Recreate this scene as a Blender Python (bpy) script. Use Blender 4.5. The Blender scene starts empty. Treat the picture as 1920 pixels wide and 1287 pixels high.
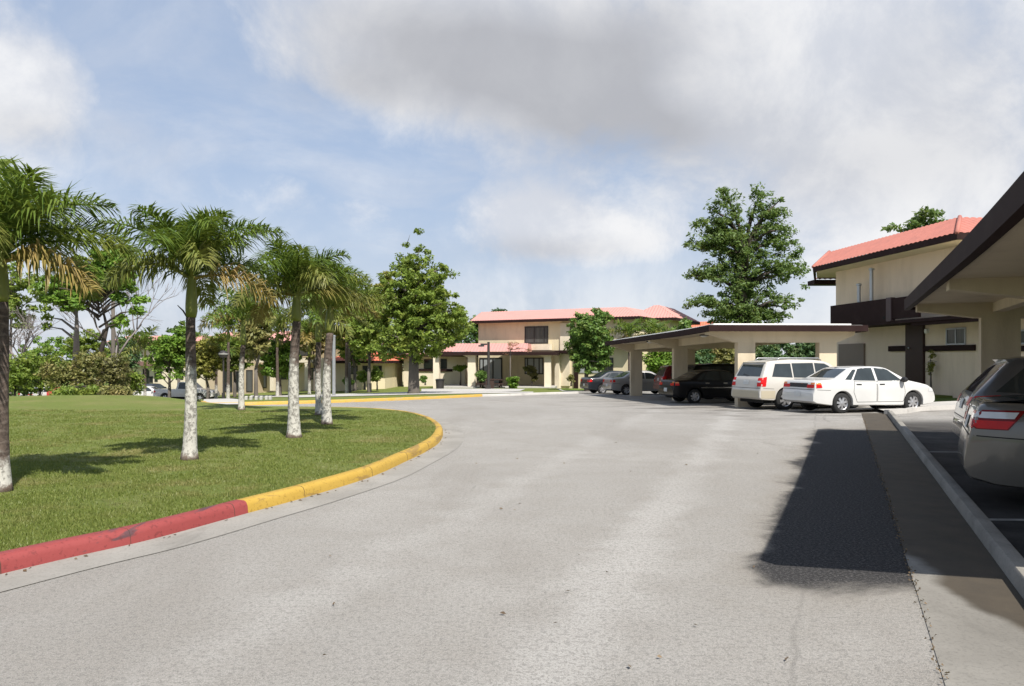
import bpy, bmesh, math, random
import numpy as np
from mathutils import Vector, Matrix
from mathutils.geometry import delaunay_2d_cdt
from mathutils.bvhtree import BVHTree

# ------------------------------------------------------------------ camera, sky, sun, exposure
SC = bpy.context.scene
COL = SC.collection
F, HZ, EYE = 1440.0, 675.0, 1.6          # focal length in photo pixels, horizon row, eye height (m)
cam_d = bpy.data.cameras.new('camera')
cam = bpy.data.objects.new('camera', cam_d)
COL.objects.link(cam)
cam.location = (0, 0, EYE)
cam.rotation_euler = (math.pi / 2, 0, 0)
cam_d.sensor_width = 36
cam_d.lens = 27
cam_d.shift_y = (HZ - 643.5) / 1920
cam_d.clip_start = 0.05
cam_d.clip_end = 3000
SC.camera = cam
SUN_TO = Vector((0.34, -0.72, 1.0)).normalized()
SUN_EL = math.asin(SUN_TO.z)
SUN_AZ = math.atan2(SUN_TO.x, SUN_TO.y)
sun_d = bpy.data.lights.new('sun', 'SUN')
sun_d.energy = 4.2
sun_d.angle = math.radians(0.5)
sun_d.color = (1.0, 0.95, 0.87)
sun = bpy.data.objects.new('sun', sun_d)
COL.objects.link(sun)
sun.location = (20, -40, 60)
sun.rotation_euler = SUN_TO.to_track_quat('Z', 'Y').to_euler()
SC.view_settings.view_transform = 'Standard'
SC.view_settings.look = 'None'
SC.view_settings.gamma = 1
SC.view_settings.exposure = 0.75
SC.cycles.max_bounces = 6
SC.cycles.transparent_max_bounces = 6


class NT:
    """tiny node-tree helper"""
    def __init__(s, tree):
        s.t = tree
        tree.nodes.clear()

    def n(s, kind, **kw):
        nd = s.t.nodes.new(kind)
        for k, v in kw.items():
            setattr(nd, k, v)
        return nd

    def set(s, sock, v):
        if isinstance(v, bpy.types.NodeSocket):
            s.t.links.new(v, sock)
        elif v is not None:
            sock.default_value = v

    def math(s, op, a, b=None, c=None, clamp=False):
        nd = s.n('ShaderNodeMath', operation=op, use_clamp=clamp)
        for i, v in enumerate((a, b, c)):
            s.set(nd.inputs[i], v)
        return nd.outputs[0]

    def vmath(s, op, a, b=None):
        nd = s.n('ShaderNodeVectorMath', operation=op)
        s.set(nd.inputs[0], a)
        if b is not None:
            s.set(nd.inputs[1], b)
        return nd.outputs['Value'] if op in ('LENGTH', 'DOT_PRODUCT', 'DISTANCE') else nd.outputs[0]

    def mix(s, fac, a, b, blend='MIX'):
        nd = s.n('ShaderNodeMix', data_type='RGBA', blend_type=blend)
        s.set(nd.inputs[0], fac)
        for sock, v in ((nd.inputs[6], a), (nd.inputs[7], b)):
            if isinstance(v, (tuple, list)) and len(v) == 3:
                v = (*v, 1)
            s.set(sock, v)
        return nd.outputs[2]

    def ramp(s, fac, lo, hi, smooth=True, a=0.0, b=1.0):
        nd = s.n('ShaderNodeMapRange', interpolation_type='SMOOTHSTEP' if smooth else 'LINEAR')
        s.set(nd.inputs[0], fac)
        for i, v in ((1, lo), (2, hi), (3, a), (4, b)):
            s.set(nd.inputs[i], v)
        return nd.outputs[0]

    def noise(s, vec, scale, detail=4, rough=0.55, dist=0.0):
        nd = s.n('ShaderNodeTexNoise')
        s.set(nd.inputs['Vector'], vec)
        nd.inputs['Scale'].default_value = scale
        nd.inputs['Detail'].default_value = detail
        nd.inputs['Roughness'].default_value = rough
        nd.inputs['Distortion'].default_value = dist
        return nd.outputs[0]

    def sep(s, vec):
        nd = s.n('ShaderNodeSeparateXYZ')
        s.set(nd.inputs[0], vec)
        return nd.outputs

    def comb(s, x, y, z):
        nd = s.n('ShaderNodeCombineXYZ')
        for i, v in enumerate((x, y, z)):
            s.set(nd.inputs[i], v)
        return nd.outputs[0]


world = bpy.data.worlds.new('World')
SC.world = world
world.use_nodes = True
T = NT(world.node_tree)
sky = T.n('ShaderNodeTexSky', sky_type='NISHITA', sun_disc=False)
sky.sun_elevation = SUN_EL
sky.sun_rotation = SUN_AZ
sky.air_density = 1.0
sky.dust_density = 1.4
sky.ozone_density = 1.5
gen = T.n('ShaderNodeTexCoord').outputs['Generated']
dx, dy, dz = T.sep(gen)
az = T.math('ARCTAN2', dx, dy)
el = T.math('ARCSINE', dz)
plane_den = T.math('ADD', T.math('MAXIMUM', dz, 0.0), 0.16)
cp = T.comb(T.math('DIVIDE', dx, plane_den), T.math('DIVIDE', dy, plane_den), 0.0)
n_big = T.noise(cp, 0.9, 7, 0.55, 0.3)
n_fine = T.noise(gen, 5.5, 10, 0.62, 0.25)
n_shade = T.noise(gen, 3.2, 5, 0.5, 0.2)


def blob(px, py, rx, ry, w):
    """a bank of cloud by azimuth and elevation: centre and radius in photo degrees"""
    a = math.atan((px - 960) / F)
    e = math.atan((HZ - py) / F * math.cos(a))
    u = T.math('DIVIDE', T.math('SUBTRACT', az, a), rx / F)
    v = T.math('DIVIDE', T.math('SUBTRACT', el, e), ry / F)
    r2 = T.math('ADD', T.math('MULTIPLY', u, u), T.math('MULTIPLY', v, v))
    return T.math('MULTIPLY', T.math('EXPONENT', T.math('MULTIPLY', r2, -1.0)), w)


def total(items):
    out = items[0]
    for i in items[1:]:
        out = T.math('ADD', out, i)
    return out


cover = total([blob(60, 165, 150, 105, 0.95), blob(780, 50, 430, 130, 0.75), blob(980, 150, 320, 110, 0.6), blob(1250, 220, 220, 80, 0.3), blob(1430, 130, 200, 150, 0.5), blob(1700, 100, 320, 220, 0.42),
               blob(990, 390, 125, 85, 0.72), blob(1080, 450, 160, 45, 0.4), blob(1750, 240, 300, 240, 0.3), blob(540, 350, 60, 60, 0.4), blob(680, 390, 90, 60, 0.3),
               blob(405, 320, 45, 60, 0.45), blob(1560, 400, 460, 130, 0.3)])
holes = total([blob(310, 80, 110, 130, 0.8), blob(500, 230, 160, 60, 0.35), blob(300, 280, 240, 90, 0.3), blob(640, 290, 220, 60, 0.2), blob(1180, 300, 60, 60, 0.2)])
dens = T.math('ADD', T.math('MULTIPLY', T.math('SUBTRACT', n_fine, 0.5), 1.5),
              T.math('ADD', T.math('MULTIPLY', T.math('SUBTRACT', n_big, 0.5), 0.45), T.math('SUBTRACT', cover, holes)))
mask = T.ramp(dens, -0.06, 0.66)
veil = T.ramp(T.math('ADD', T.noise(cp, 1.6, 6, 0.6, 0.5), T.math('MULTIPLY', dz, -0.35)), 0.28, 0.68, a=0.1, b=0.9)
mask = T.math('MAXIMUM', mask, T.math('MULTIPLY', veil, 0.62))
mask = T.math('MAXIMUM', mask, T.math('MULTIPLY', T.ramp(dz, 0.30, -0.02), T.ramp(n_fine, 0.25, 0.6, a=0.45, b=0.85)))
grey = total([blob(960, 130, 360, 100, 1.0), blob(1200, 250, 220, 60, 0.5), blob(760, 50, 200, 70, 0.35), blob(640, 170, 160, 40, 0.35), blob(1150, 240, 200, 70, 0.45), blob(1010, 470, 170, 26, 0.5),
              blob(60, 255, 160, 40, 0.35), blob(1560, 320, 420, 80, 0.3), blob(1800, 130, 160, 120, 0.3), blob(1240, 60, 120, 90, 0.3)])
grey = T.math('MULTIPLY', grey, T.ramp(n_shade, 0.3, 0.66, a=0.7, b=1.2), clamp=True)
white_c = (6.0, 6.3, 6.95)
grey_c = (4.15, 4.25, 4.6)
cloud = T.mix(grey, white_c, grey_c)
cloud = T.mix(T.ramp(n_fine, 0.38, 0.66, a=0.0, b=0.75), cloud, T.mix(grey, (9.0, 8.95, 8.9), (4.7, 4.8, 5.1)))
sky_pale = T.mix(0.6, sky.outputs[0], (4.3, 5.4, 7.4))
allsky = T.mix(mask, sky_pale, cloud)
bg = T.n('ShaderNodeBackground')
T.set(bg.inputs[0], allsky)
bg.inputs[1].default_value = 0.068
T.t.links.new(bg.outputs[0], T.n('ShaderNodeOutputWorld').inputs[0])

# ------------------------------------------------------------------ terrain height and picture-to-place helpers


def sp_(v, w=2.5):
    v = v / w
    return w * (v if v > 30 else math.log1p(math.exp(v)))


def ss(a, b, v):
    v = min(1.0, max(0.0, (v - a) / (b - a)))
    return v * v * (3 - 2 * v)


def zg(x, y):
    """the lot falls gently away to the back and more to the back left, and rises a little to the right"""
    if y < -40:
        y = -40
    z = -0.02 * (sp_(y - 22) - sp_(y - 60)) * (1 - ss(11, 18, x))
    z -= min(1.6, 0.06 * sp_(-x - 8, 3)) * ss(24, 60, y)
    z += 0.012 * min(12, sp_(x - 10, 2)) * ss(17, 26, y)
    return z


def G(px, py, d=0.0):
    """ground point seen at a photo pixel (d above the ground)"""
    lo, hi = 0.5, 400.0
    t = (px - 960) / F
    s = (py - HZ) / F
    for _ in range(60):
        m = 0.5 * (lo + hi)
        if EYE - s * m - zg(t * m, m) - d > 0:
            lo = m
        else:
            hi = m
    return Vector((t * lo, lo, zg(t * lo, lo) + d))


def P(px, py, y):
    return Vector(((px - 960) / F * y, y, EYE - (py - HZ) / F * y))


# ------------------------------------------------------------------ materials
MATS = {}


def M(name, base, rough=0.8, var=0.12, scale=6.0, bump=0.0, bscale=60.0, metal=0.0, coat=0.0, spec=0.4, dirt=None, dscale=1.2, damt=0.5, stretch=None):
    if name in MATS:
        return MATS[name]
    m = bpy.data.materials.new(name)
    m.use_nodes = True
    t = NT(m.node_tree)
    co = t.n('ShaderNodeTexCoord').outputs['Object']
    if stretch:
        co2 = t.vmath('MULTIPLY', co, stretch)
    else:
        co2 = co
    b = t.n('ShaderNodeBsdfPrincipled')
    lo = tuple(max(0, c * (1 - var)) for c in base)
    hi = tuple(min(1, c * (1 + var)) for c in base)
    c = t.mix(t.noise(co2, scale, 5), lo, hi)
    if dirt:
        c = t.mix(t.ramp(t.noise(co2, dscale, 6, 0.65), 0.45, 0.75, b=damt), c, dirt)
    t.set(b.inputs['Base Color'], c)
    b.inputs['Roughness'].default_value = rough
    b.inputs['Metallic'].default_value = metal
    b.inputs['Specular IOR Level'].default_value = spec
    b.inputs['Coat Weight'].default_value = coat
    b.inputs['Coat Roughness'].default_value = 0.04
    if bump:
        bn = t.n('ShaderNodeBump')
        bn.inputs['Strength'].default_value = bump
        bn.inputs['Distance'].default_value = 0.02
        t.set(bn.inputs['Height'], t.noise(co2, bscale, 4))
        t.set(b.inputs['Normal'], bn.outputs[0])
    t.t.links.new(b.outputs[0], t.n('ShaderNodeOutputMaterial').inputs[0])
    MATS[name] = m
    return m


def leaf_mat(name, a, b2, c2=None, trans=0.35, scale=1.3, rough=0.5):
    if name in MATS:
        return MATS[name]
    m = bpy.data.materials.new(name)
    m.use_nodes = True
    t = NT(m.node_tree)
    co = t.n('ShaderNodeTexCoord').outputs['Object']
    isl = t.n('ShaderNodeNewGeometry').outputs['Random Per Island']
    col = t.mix(isl, a, b2)
    if c2:
        col = t.mix(t.ramp(t.noise(co, scale, 3), 0.5, 0.72, b=0.8), col, c2)
    d = t.n('ShaderNodeBsdfPrincipled')
    t.set(d.inputs['Base Color'], col)
    d.inputs['Roughness'].default_value = rough
    d.inputs['Specular IOR Level'].default_value = 0.35
    tr = t.n('ShaderNodeBsdfTranslucent')
    t.set(tr.inputs[0], t.mix(0.5, col, (0.16, 0.2, 0.02)))
    mx = t.n('ShaderNodeMixShader')
    mx.inputs[0].default_value = trans
    t.t.links.new(d.outputs[0], mx.inputs[1])
    t.t.links.new(tr.outputs[0], mx.inputs[2])
    t.t.links.new(mx.outputs[0], t.n('ShaderNodeOutputMaterial').inputs[0])
    MATS[name] = m
    return m


# ------------------------------------------------------------------ mesh builder and object helpers
class MB:
    def __init__(s):
        s.v, s.f, s.m = [], [], []

    def add(s, verts, faces, mi=0):
        o = len(s.v)
        s.v += [tuple(p) for p in verts]
        s.f += [tuple(i + o for i in f) for f in faces]
        s.m += [mi] * len(faces)
        return s

    def hexa(s, c, mi=0):
        """8 corners: bottom ring then top ring"""
        return s.add(c, [(3, 2, 1, 0), (4, 5, 6, 7), (0, 1, 5, 4), (1, 2, 6, 5), (2, 3, 7, 6), (3, 0, 4, 7)], mi)

    def box(s, x0, x1, y0, y1, z0, z1, mi=0):
        return s.hexa([(x0, y0, z0), (x1, y0, z0), (x1, y1, z0), (x0, y1, z0), (x0, y0, z1), (x1, y0, z1), (x1, y1, z1), (x0, y1, z1)], mi)

    def fbox(s, fr, u0, u1, n0, n1, z0, z1, mi=0):
        w = fr.w
        return s.hexa([w(u0, n1, z0), w(u1, n1, z0), w(u1, n0, z0), w(u0, n0, z0), w(u0, n1, z1), w(u1, n1, z1), w(u1, n0, z1), w(u0, n0, z1)], mi)

    def prism(s, poly, ext, mi=0):
        """closed 3-D polygon extruded by the vector ext"""
        n = len(poly)
        a = [Vector(p) for p in poly]
        b = [p + Vector(ext) for p in a]
        return s.add(a + b, [tuple(range(n))[::-1], tuple(range(n, 2 * n))] + [(i, (i + 1) % n, n + (i + 1) % n, n + i) for i in range(n)], mi)

    def tube(s, path, rad, n=8, mi=0, cap=True):
        path = [Vector(p) for p in path]
        if not hasattr(rad, '__len__'):
            rad = [rad] * len(path)
        o = len(s.v)
        up = Vector((0, 0, 1))
        for i, p in enumerate(path):
            t = (path[min(i + 1, len(path) - 1)] - path[max(i - 1, 0)]).normalized()
            a = t.cross(up if abs(t.z) < 0.9 else Vector((1, 0, 0))).normalized()
            b = t.cross(a)
            for k in range(n):
                q = 2 * math.pi * k / n
                s.v.append(tuple(p + (a * math.cos(q) + b * math.sin(q)) * rad[i]))
        for i in range(len(path) - 1):
            for k in range(n):
                s.f.append((o + i * n + k, o + i * n + (k + 1) % n, o + (i + 1) * n + (k + 1) % n, o + (i + 1) * n + k))
                s.m.append(mi)
        if cap:
            e = o + (len(path) - 1) * n
            s.f += [tuple(o + k for k in range(n))[::-1], tuple(e + k for k in range(n))]
            s.m += [mi, mi]
        return s

    def lathe(s, prof, c=(0, 0, 0), n=20, axis='z', mi=0):
        """profile of (radius, height) turned about an axis"""
        o = len(s.v)
        for r, h in prof:
            for k in range(n):
                q = 2 * math.pi * k / n
                p = (r * math.cos(q), r * math.sin(q), h) if axis == 'z' else (r * math.cos(q), h, r * math.sin(q))
                s.v.append((p[0] + c[0], p[1] + c[1], p[2] + c[2]))
        for i in range(len(prof) - 1):
            for k in range(n):
                s.f.append((o + i * n + k, o + i * n + (k + 1) % n, o + (i + 1) * n + (k + 1) % n, o + (i + 1) * n + k))
                s.m.append(mi)
        return s


def tag(o, label=None, cat=None, group=None, kind=None):
    if label:
        o['label'] = label
    if cat:
        o['category'] = cat
    if group:
        o['group'] = group
    if kind:
        o['kind'] = kind
    return o


def thing(name, label, cat, loc=(0, 0, 0), group=None, kind=None):
    o = bpy.data.objects.new(name, None)
    o.empty_display_size = 0.3
    COL.objects.link(o)
    o.location = loc
    return tag(o, label, cat, group, kind)


def wloc(o):
    p = Vector(o.location)
    return p + wloc(o.parent) if o.parent else p


def obj(name, mb, mats, parent=None, smooth=False, sharp=None):
    """one mesh object; vertices are given in world space and stored relative to the parent"""
    off = wloc(parent) if parent else Vector((0, 0, 0))
    me = bpy.data.meshes.new(name)
    if isinstance(mb, MB):
        v = [(a - off.x, b - off.y, c - off.z) for a, b, c in mb.v]
        me.from_pydata(v, [], mb.f)
        idx = mb.m
    else:                                   # (verts array, faces array, material index array or None)
        va, fa, idx = mb
        va = np.asarray(va, dtype=np.float32) - np.array(off, dtype=np.float32)
        k = fa.shape[1]
        me.vertices.add(len(va))
        me.vertices.foreach_set('co', va.ravel())
        me.loops.add(fa.size)
        me.loops.foreach_set('vertex_index', fa.astype(np.int32).ravel())
        me.polygons.add(len(fa))
        me.polygons.foreach_set('loop_start', np.arange(0, fa.size, k, dtype=np.int32))
    if not isinstance(mats, (list, tuple)):
        mats = [mats]
    for m in mats:
        me.materials.append(m)
    if idx is not None and len(mats) > 1:
        me.polygons.foreach_set('material_index', np.asarray(idx, dtype=np.int32))
    me.update(calc_edges=True)
    me.validate()
    if isinstance(mb, MB) and len(mb.f) < 60000:
        bm = bmesh.new()
        bm.from_mesh(me)
        bmesh.ops.recalc_face_normals(bm, faces=bm.faces)
        bm.to_mesh(me)
        bm.free()
    if smooth:
        me.polygons.foreach_set('use_smooth', np.ones(len(me.polygons), dtype=bool))
        if sharp:
            me.set_sharp_from_angle(angle=math.radians(sharp))
    o = bpy.data.objects.new(name, me)
    COL.objects.link(o)
    if parent:
        o.parent = parent
    return o


def resample(pts, step):
    out = []
    for a, b in zip(pts[:-1], pts[1:]):
        a, b = Vector(a[:2]), Vector(b[:2])
        n = max(1, int(math.ceil((b - a).length / step)))
        out += [a + (b - a) * (i / n) for i in range(n)]
    return out + [Vector(pts[-1][:2])]


def spline(pts, step=0.3):
    """Catmull-Rom through 2-D points, evenly resampled"""
    p = [Vector(q[:2]) for q in pts]
    p = [p[0] * 2 - p[1]] + p + [p[-1] * 2 - p[-2]]
    out = []
    for i in range(1, len(p) - 2):
        for k in range(12):
            t = k / 12
            out.append(0.5 * ((2 * p[i]) + (p[i + 1] - p[i - 1]) * t + (2 * p[i - 1] - 5 * p[i] + 4 * p[i + 1] - p[i + 2]) * t * t
                              + (3 * p[i] - p[i - 1] - 3 * p[i + 1] + p[i + 2]) * t ** 3))
    out.append(p[-2])
    return resample(out, step)


def inside(pt, poly):
    x, y = pt
    c = False
    j = len(poly) - 1
    for i in range(len(poly)):
        if (poly[i][1] > y) != (poly[j][1] > y) and x < (poly[j][0] - poly[i][0]) * (y - poly[i][1]) / (poly[j][1] - poly[i][1]) + poly[i][0]:
            c = not c
        j = i
    return c


def sheet(name, poly, dz, mat, sp=1.5, zf=zg, kind='structure'):
    loop = resample(list(poly) + [poly[0]], sp)[:-1]
    xs = [p.x for p in loop]
    ys = [p.y for p in loop]
    vs = [Vector((p.x, p.y)) for p in loop]
    n = len(vs)
    for i in range(int((max(xs) - min(xs)) / sp) + 1):
        for j in range(int((max(ys) - min(ys)) / sp) + 1):
            q = Vector((min(xs) + (i + 0.37) * sp, min(ys) + (j + 0.41) * sp))
            if inside(q, loop):
                vs.append(q)
    r = delaunay_2d_cdt(vs, [(i, (i + 1) % n) for i in range(n)], [], 1, 1e-4)
    mb = MB()
    mb.v = [(p.x, p.y, zf(p.x, p.y) + dz) for p in r[0]]
    mb.f = [tuple(f) for f in r[2]]
    mb.m = [0] * len(mb.f)
    o = obj(name, mb, mat, smooth=True)
    for pl in o.data.polygons:
        if pl.normal.z < 0:
            pl.flip()
    return tag(o, kind=kind)


def offset(path, d):
    """2-D path shifted to its left by d"""
    out = []
    for i, p in enumerate(path):
        t = (path[min(i + 1, len(path) - 1)] - path[max(i - 1, 0)]).normalized()
        out.append(p + Vector((-t.y, t.x)) * d)
    return out


def sweep(path, prof, zf=zg):
    """profile of (offset to the left, height) swept along a 2-D path on the ground"""
    mb = MB()
    lines = [offset(path, d) for d, h in prof]
    n = len(prof)
    for i in range(len(path)):
        z0 = zf(path[i].x, path[i].y)
        for k in range(n):
            mb.v.append((lines[k][i].x, lines[k][i].y, z0 + prof[k][1]))
    for i in range(len(path) - 1):
        for k in range(n - 1):
            mb.f.append((i * n + k, i * n + k + 1, (i + 1) * n + k + 1, (i + 1) * n + k))
            mb.m.append(0)
    for e in (0, (len(path) - 1) * n):
        mb.f.append(tuple(e + k for k in range(n)))
        mb.m.append(0)
    return mb


class Fr:
    """a facade frame: u along the wall, n out of it towards the viewer"""
    def __init__(s, a, b):
        s.o = Vector(a[:2])
        s.u = (Vector(b[:2]) - s.o).normalized()
        s.n = Vector((s.u.y, -s.u.x))

    def w(s, u, n, z):
        p = s.o + s.u * u + s.n * n
        return Vector((p.x, p.y, z))

    def at(s, px, py=HZ, n=0.0):
        """(u, z) where the line of sight through a photo pixel meets the plane n in front of the wall"""
        t = (px - 960) / F
        q = s.o + s.n * n
        # q + u*a = (t*Y, Y)
        den = s.u.x - t * s.u.y
        a = (t * q.y - q.x) / den
        Y = q.y + s.u.y * a
        return a, EYE - (py - HZ) / F * Y

# ------------------------------------------------------------------ ground, road, kerbs, lawns


def road_mat():
    m = bpy.data.materials.new('asphalt')
    m.use_nodes = True
    t = NT(m.node_tree)
    co = t.n('ShaderNodeTexCoord').outputs['Object']
    x, y, z = t.sep(co)
    fine = t.noise(co, 55, 5, 0.75)
    grain = t.noise(co, 160, 2, 0.6)
    med = t.noise(co, 1.6, 6, 0.6)
    big = t.noise(co, 0.22, 4, 0.5, 0.6)
    c = t.mix(t.ramp(big, 0.3, 0.7), (0.278, 0.263, 0.240), (0.345, 0.328, 0.302))
    c = t.mix(t.ramp(med, 0.35, 0.75), c, (0.285, 0.267, 0.241))
    # bands along the road left by traffic
    band = t.math('ABSOLUTE', t.math('SUBTRACT', x, t.math('ADD', t.math('MULTIPLY', y, 0.335), -1.15)))
    band = t.ramp(t.math('ADD', band, t.math('MULTIPLY', t.math('SUBTRACT', med, 0.5), 1.0)), 0.0, 0.5, a=0.6, b=0.0)
    c = t.mix(t.math('MULTIPLY', band, t.ramp(big, 0.25, 0.5)), c, (0.43, 0.415, 0.39))
    band2 = t.math('ABSOLUTE', t.math('SUBTRACT', x, t.math('ADD', t.math('MULTIPLY', y, 0.30), -2.9)))
    band2 = t.ramp(t.math('ADD', band2, t.math('MULTIPLY', t.math('SUBTRACT', med, 0.5), 0.9)), 0.0, 0.40, a=0.35, b=0.0)
    c = t.mix(band2, c, (0.41, 0.395, 0.37))
    # seams of old resurfacing and drips
    seam = t.math('ABSOLUTE', t.math('SUBTRACT', t.math('ADD', t.math('MULTIPLY', x, 0.96), t.math('MULTIPLY', med, 0.25)), t.math('MULTIPLY', y, 0.385)))
    c = t.mix(t.math('MULTIPLY', t.ramp(seam, 0.0, 0.03, a=0.5, b=0.0), t.ramp(big, 0.4, 0.55)), c, (0.16, 0.15, 0.135))
    vd = t.n('ShaderNodeTexVoronoi')
    t.set(vd.inputs['Vector'], t.vmath('ADD', co, t.comb(t.math('MULTIPLY', fine, 0.1), t.math('MULTIPLY', med, 0.2), 0)))
    vd.inputs['Scale'].default_value = 0.8
    c = t.mix(t.math('MULTIPLY', t.ramp(vd.outputs['Distance'], 0.03, 0.10, a=0.75, b=0.0), t.ramp(t.noise(co, 0.35, 3), 0.5, 0.6)), c, (0.10, 0.093, 0.085))
    patch = t.ramp(t.noise(t.vmath('MULTIPLY', co, (1.0, 0.35, 1)), 0.55, 5, 0.6, 0.8), 0.48, 0.68, b=0.6)
    c = t.mix(patch, c, (0.235, 0.215, 0.19))
    c = t.mix(t.ramp(fine, 0.40, 0.53, a=0.45, b=0.0), c, (0.115, 0.11, 0.103))
    c = t.mix(t.ramp(t.noise(co, 24, 3, 0.7), 0.40, 0.49, a=0.42, b=0.0), c, (0.15, 0.143, 0.132))
    c = t.mix(t.ramp(grain, 0.53, 0.62, b=0.45), c, (0.50, 0.485, 0.46))
    c = t.mix(t.ramp(t.noise(co, 95, 3, 0.7), 0.36, 0.45, a=0.45, b=0.0), c, (0.085, 0.08, 0.072))
    vo = t.n('ShaderNodeTexVoronoi', feature='DISTANCE_TO_EDGE')
    t.set(vo.inputs['Vector'], t.vmath('ADD', co, t.comb(t.math('MULTIPLY', med, 0.5), t.math('MULTIPLY', fine, 0.06), 0)))
    vo.inputs['Scale'].default_value = 0.23
    crack = t.math('MULTIPLY', t.ramp(vo.outputs['Distance'], 0.0, 0.0035, a=0.5, b=0.0), t.ramp(big, 0.5, 0.62))
    c = t.mix(crack, c, (0.07, 0.065, 0.06))
    # damp stretch beside the gutter, also painting the carport's shade darker; ragged edges
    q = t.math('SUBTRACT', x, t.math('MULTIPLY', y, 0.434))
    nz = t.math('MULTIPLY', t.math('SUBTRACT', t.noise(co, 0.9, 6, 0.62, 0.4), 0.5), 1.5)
    damp_shade = t.math('MULTIPLY', t.math('MULTIPLY', t.ramp(t.math('ADD', q, t.math('MULTIPLY', nz, 0.7)), -1.15, -0.45),
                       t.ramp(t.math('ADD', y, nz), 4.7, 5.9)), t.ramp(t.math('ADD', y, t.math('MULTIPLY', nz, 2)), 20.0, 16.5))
    wet = t.ramp(t.math('ADD', damp_shade, t.math('MULTIPLY', t.math('SUBTRACT', fine, 0.5), 0.5)), 0.42, 0.9)
    c = t.mix(t.math('MULTIPLY', damp_shade, 0.55), c, (0.17, 0.145, 0.11))
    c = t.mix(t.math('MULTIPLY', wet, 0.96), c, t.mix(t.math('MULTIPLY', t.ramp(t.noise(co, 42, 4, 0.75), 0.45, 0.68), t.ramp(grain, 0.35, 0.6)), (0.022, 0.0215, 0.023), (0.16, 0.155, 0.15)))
    # oil stains, with shade also coloured in, in front of the parking bays
    st = t.ramp(t.noise(t.vmath('MULTIPLY', co, (0.5, 1.1, 1)), 0.9, 5, 0.6, 0.5), 0.47, 0.66)
    st = t.math('MULTIPLY', st, t.math('MULTIPLY', t.ramp(y, 19, 25), t.ramp(t.math('ADD', x, t.math('MULTIPLY', y, 0.1)), 4.5, 9)))
    c = t.mix(t.math('MULTIPLY', st, 0.8), c, (0.085, 0.078, 0.072))
    # the parking floor on the far side of the right-hand kerb is coloured blacker
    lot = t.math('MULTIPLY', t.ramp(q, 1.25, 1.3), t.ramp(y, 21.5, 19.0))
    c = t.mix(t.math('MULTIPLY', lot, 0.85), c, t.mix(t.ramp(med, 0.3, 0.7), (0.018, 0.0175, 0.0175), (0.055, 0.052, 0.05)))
    b = t.n('ShaderNodeBsdfPrincipled')
    t.set(b.inputs['Base Color'], c)
    t.set(b.inputs['Roughness'], t.math('SUBTRACT', 0.92, t.math('MULTIPLY', wet, 0.12)))
    b.inputs['Specular IOR Level'].default_value = 0.12
    bn = t.n('ShaderNodeBump')
    bn.inputs['Strength'].default_value = 0.75
    bn.inputs['Distance'].default_value = 0.012
    t.set(bn.inputs['Height'], t.math('ADD', fine, t.math('MULTIPLY', grain, 0.6)))
    t.set(b.inputs['Normal'], bn.outputs[0])
    t.t.links.new(b.outputs[0], t.n('ShaderNodeOutputMaterial').inputs[0])
    return m


def concrete_mat(name, a, b2, damp=False):
    m = bpy.data.materials.new(name)
    m.use_nodes = True
    t = NT(m.node_tree)
    co = t.n('ShaderNodeTexCoord').outputs['Object']
    x, y, z = t.sep(co)
    c = t.mix(t.ramp(t.noise(co, 0.8, 6, 0.65), 0.3, 0.7), a, b2)
    c = t.mix(t.ramp(t.noise(co, 45, 4, 0.7), 0.3, 0.52, a=0.3, b=0.0), c, tuple(v * 0.35 for v in a))
    c = t.mix(t.ramp(t.noise(t.vmath('MULTIPLY', co, (1, 0.3, 1)), 2.2, 5, 0.7, 0.6), 0.52, 0.74, b=0.45), c, tuple(v * 0.5 for v in a))
    rough = 0.88
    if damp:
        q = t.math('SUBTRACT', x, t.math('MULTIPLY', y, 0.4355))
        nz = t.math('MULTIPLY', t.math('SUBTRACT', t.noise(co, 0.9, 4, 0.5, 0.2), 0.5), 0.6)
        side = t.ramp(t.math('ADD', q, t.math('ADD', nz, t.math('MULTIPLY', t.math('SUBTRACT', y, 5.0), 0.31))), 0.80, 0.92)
        deep = t.math('MULTIPLY', t.ramp(t.math('ADD', y, nz), 5.5, 6.6), t.ramp(t.math('ADD', y, t.math('MULTIPLY', nz, 3)), 21, 16))  # damp along the carport's shadow, darkening that shade too
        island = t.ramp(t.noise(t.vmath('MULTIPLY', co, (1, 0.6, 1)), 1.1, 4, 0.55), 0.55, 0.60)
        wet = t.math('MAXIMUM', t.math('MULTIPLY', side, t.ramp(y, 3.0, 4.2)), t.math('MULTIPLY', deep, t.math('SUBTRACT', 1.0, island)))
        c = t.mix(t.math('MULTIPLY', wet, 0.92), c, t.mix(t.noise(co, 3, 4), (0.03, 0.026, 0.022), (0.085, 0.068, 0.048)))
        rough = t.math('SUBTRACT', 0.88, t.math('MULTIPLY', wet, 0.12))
    b = t.n('ShaderNodeBsdfPrincipled')
    t.set(b.inputs['Base Color'], c)
    t.set(b.inputs['Roughness'], rough)
    b.inputs['Specular IOR Level'].default_value = 0.12
    bn = t.n('ShaderNodeBump')
    bn.inputs['Strength'].default_value = 0.35
    bn.inputs['Distance'].default_value = 0.01
    t.set(bn.inputs['Height'], t.noise(co, 50, 5, 0.7))
    t.set(b.inputs['Normal'], bn.outputs[0])
    t.t.links.new(b.outputs[0], t.n('ShaderNodeOutputMaterial').inputs[0])
    return m


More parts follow.
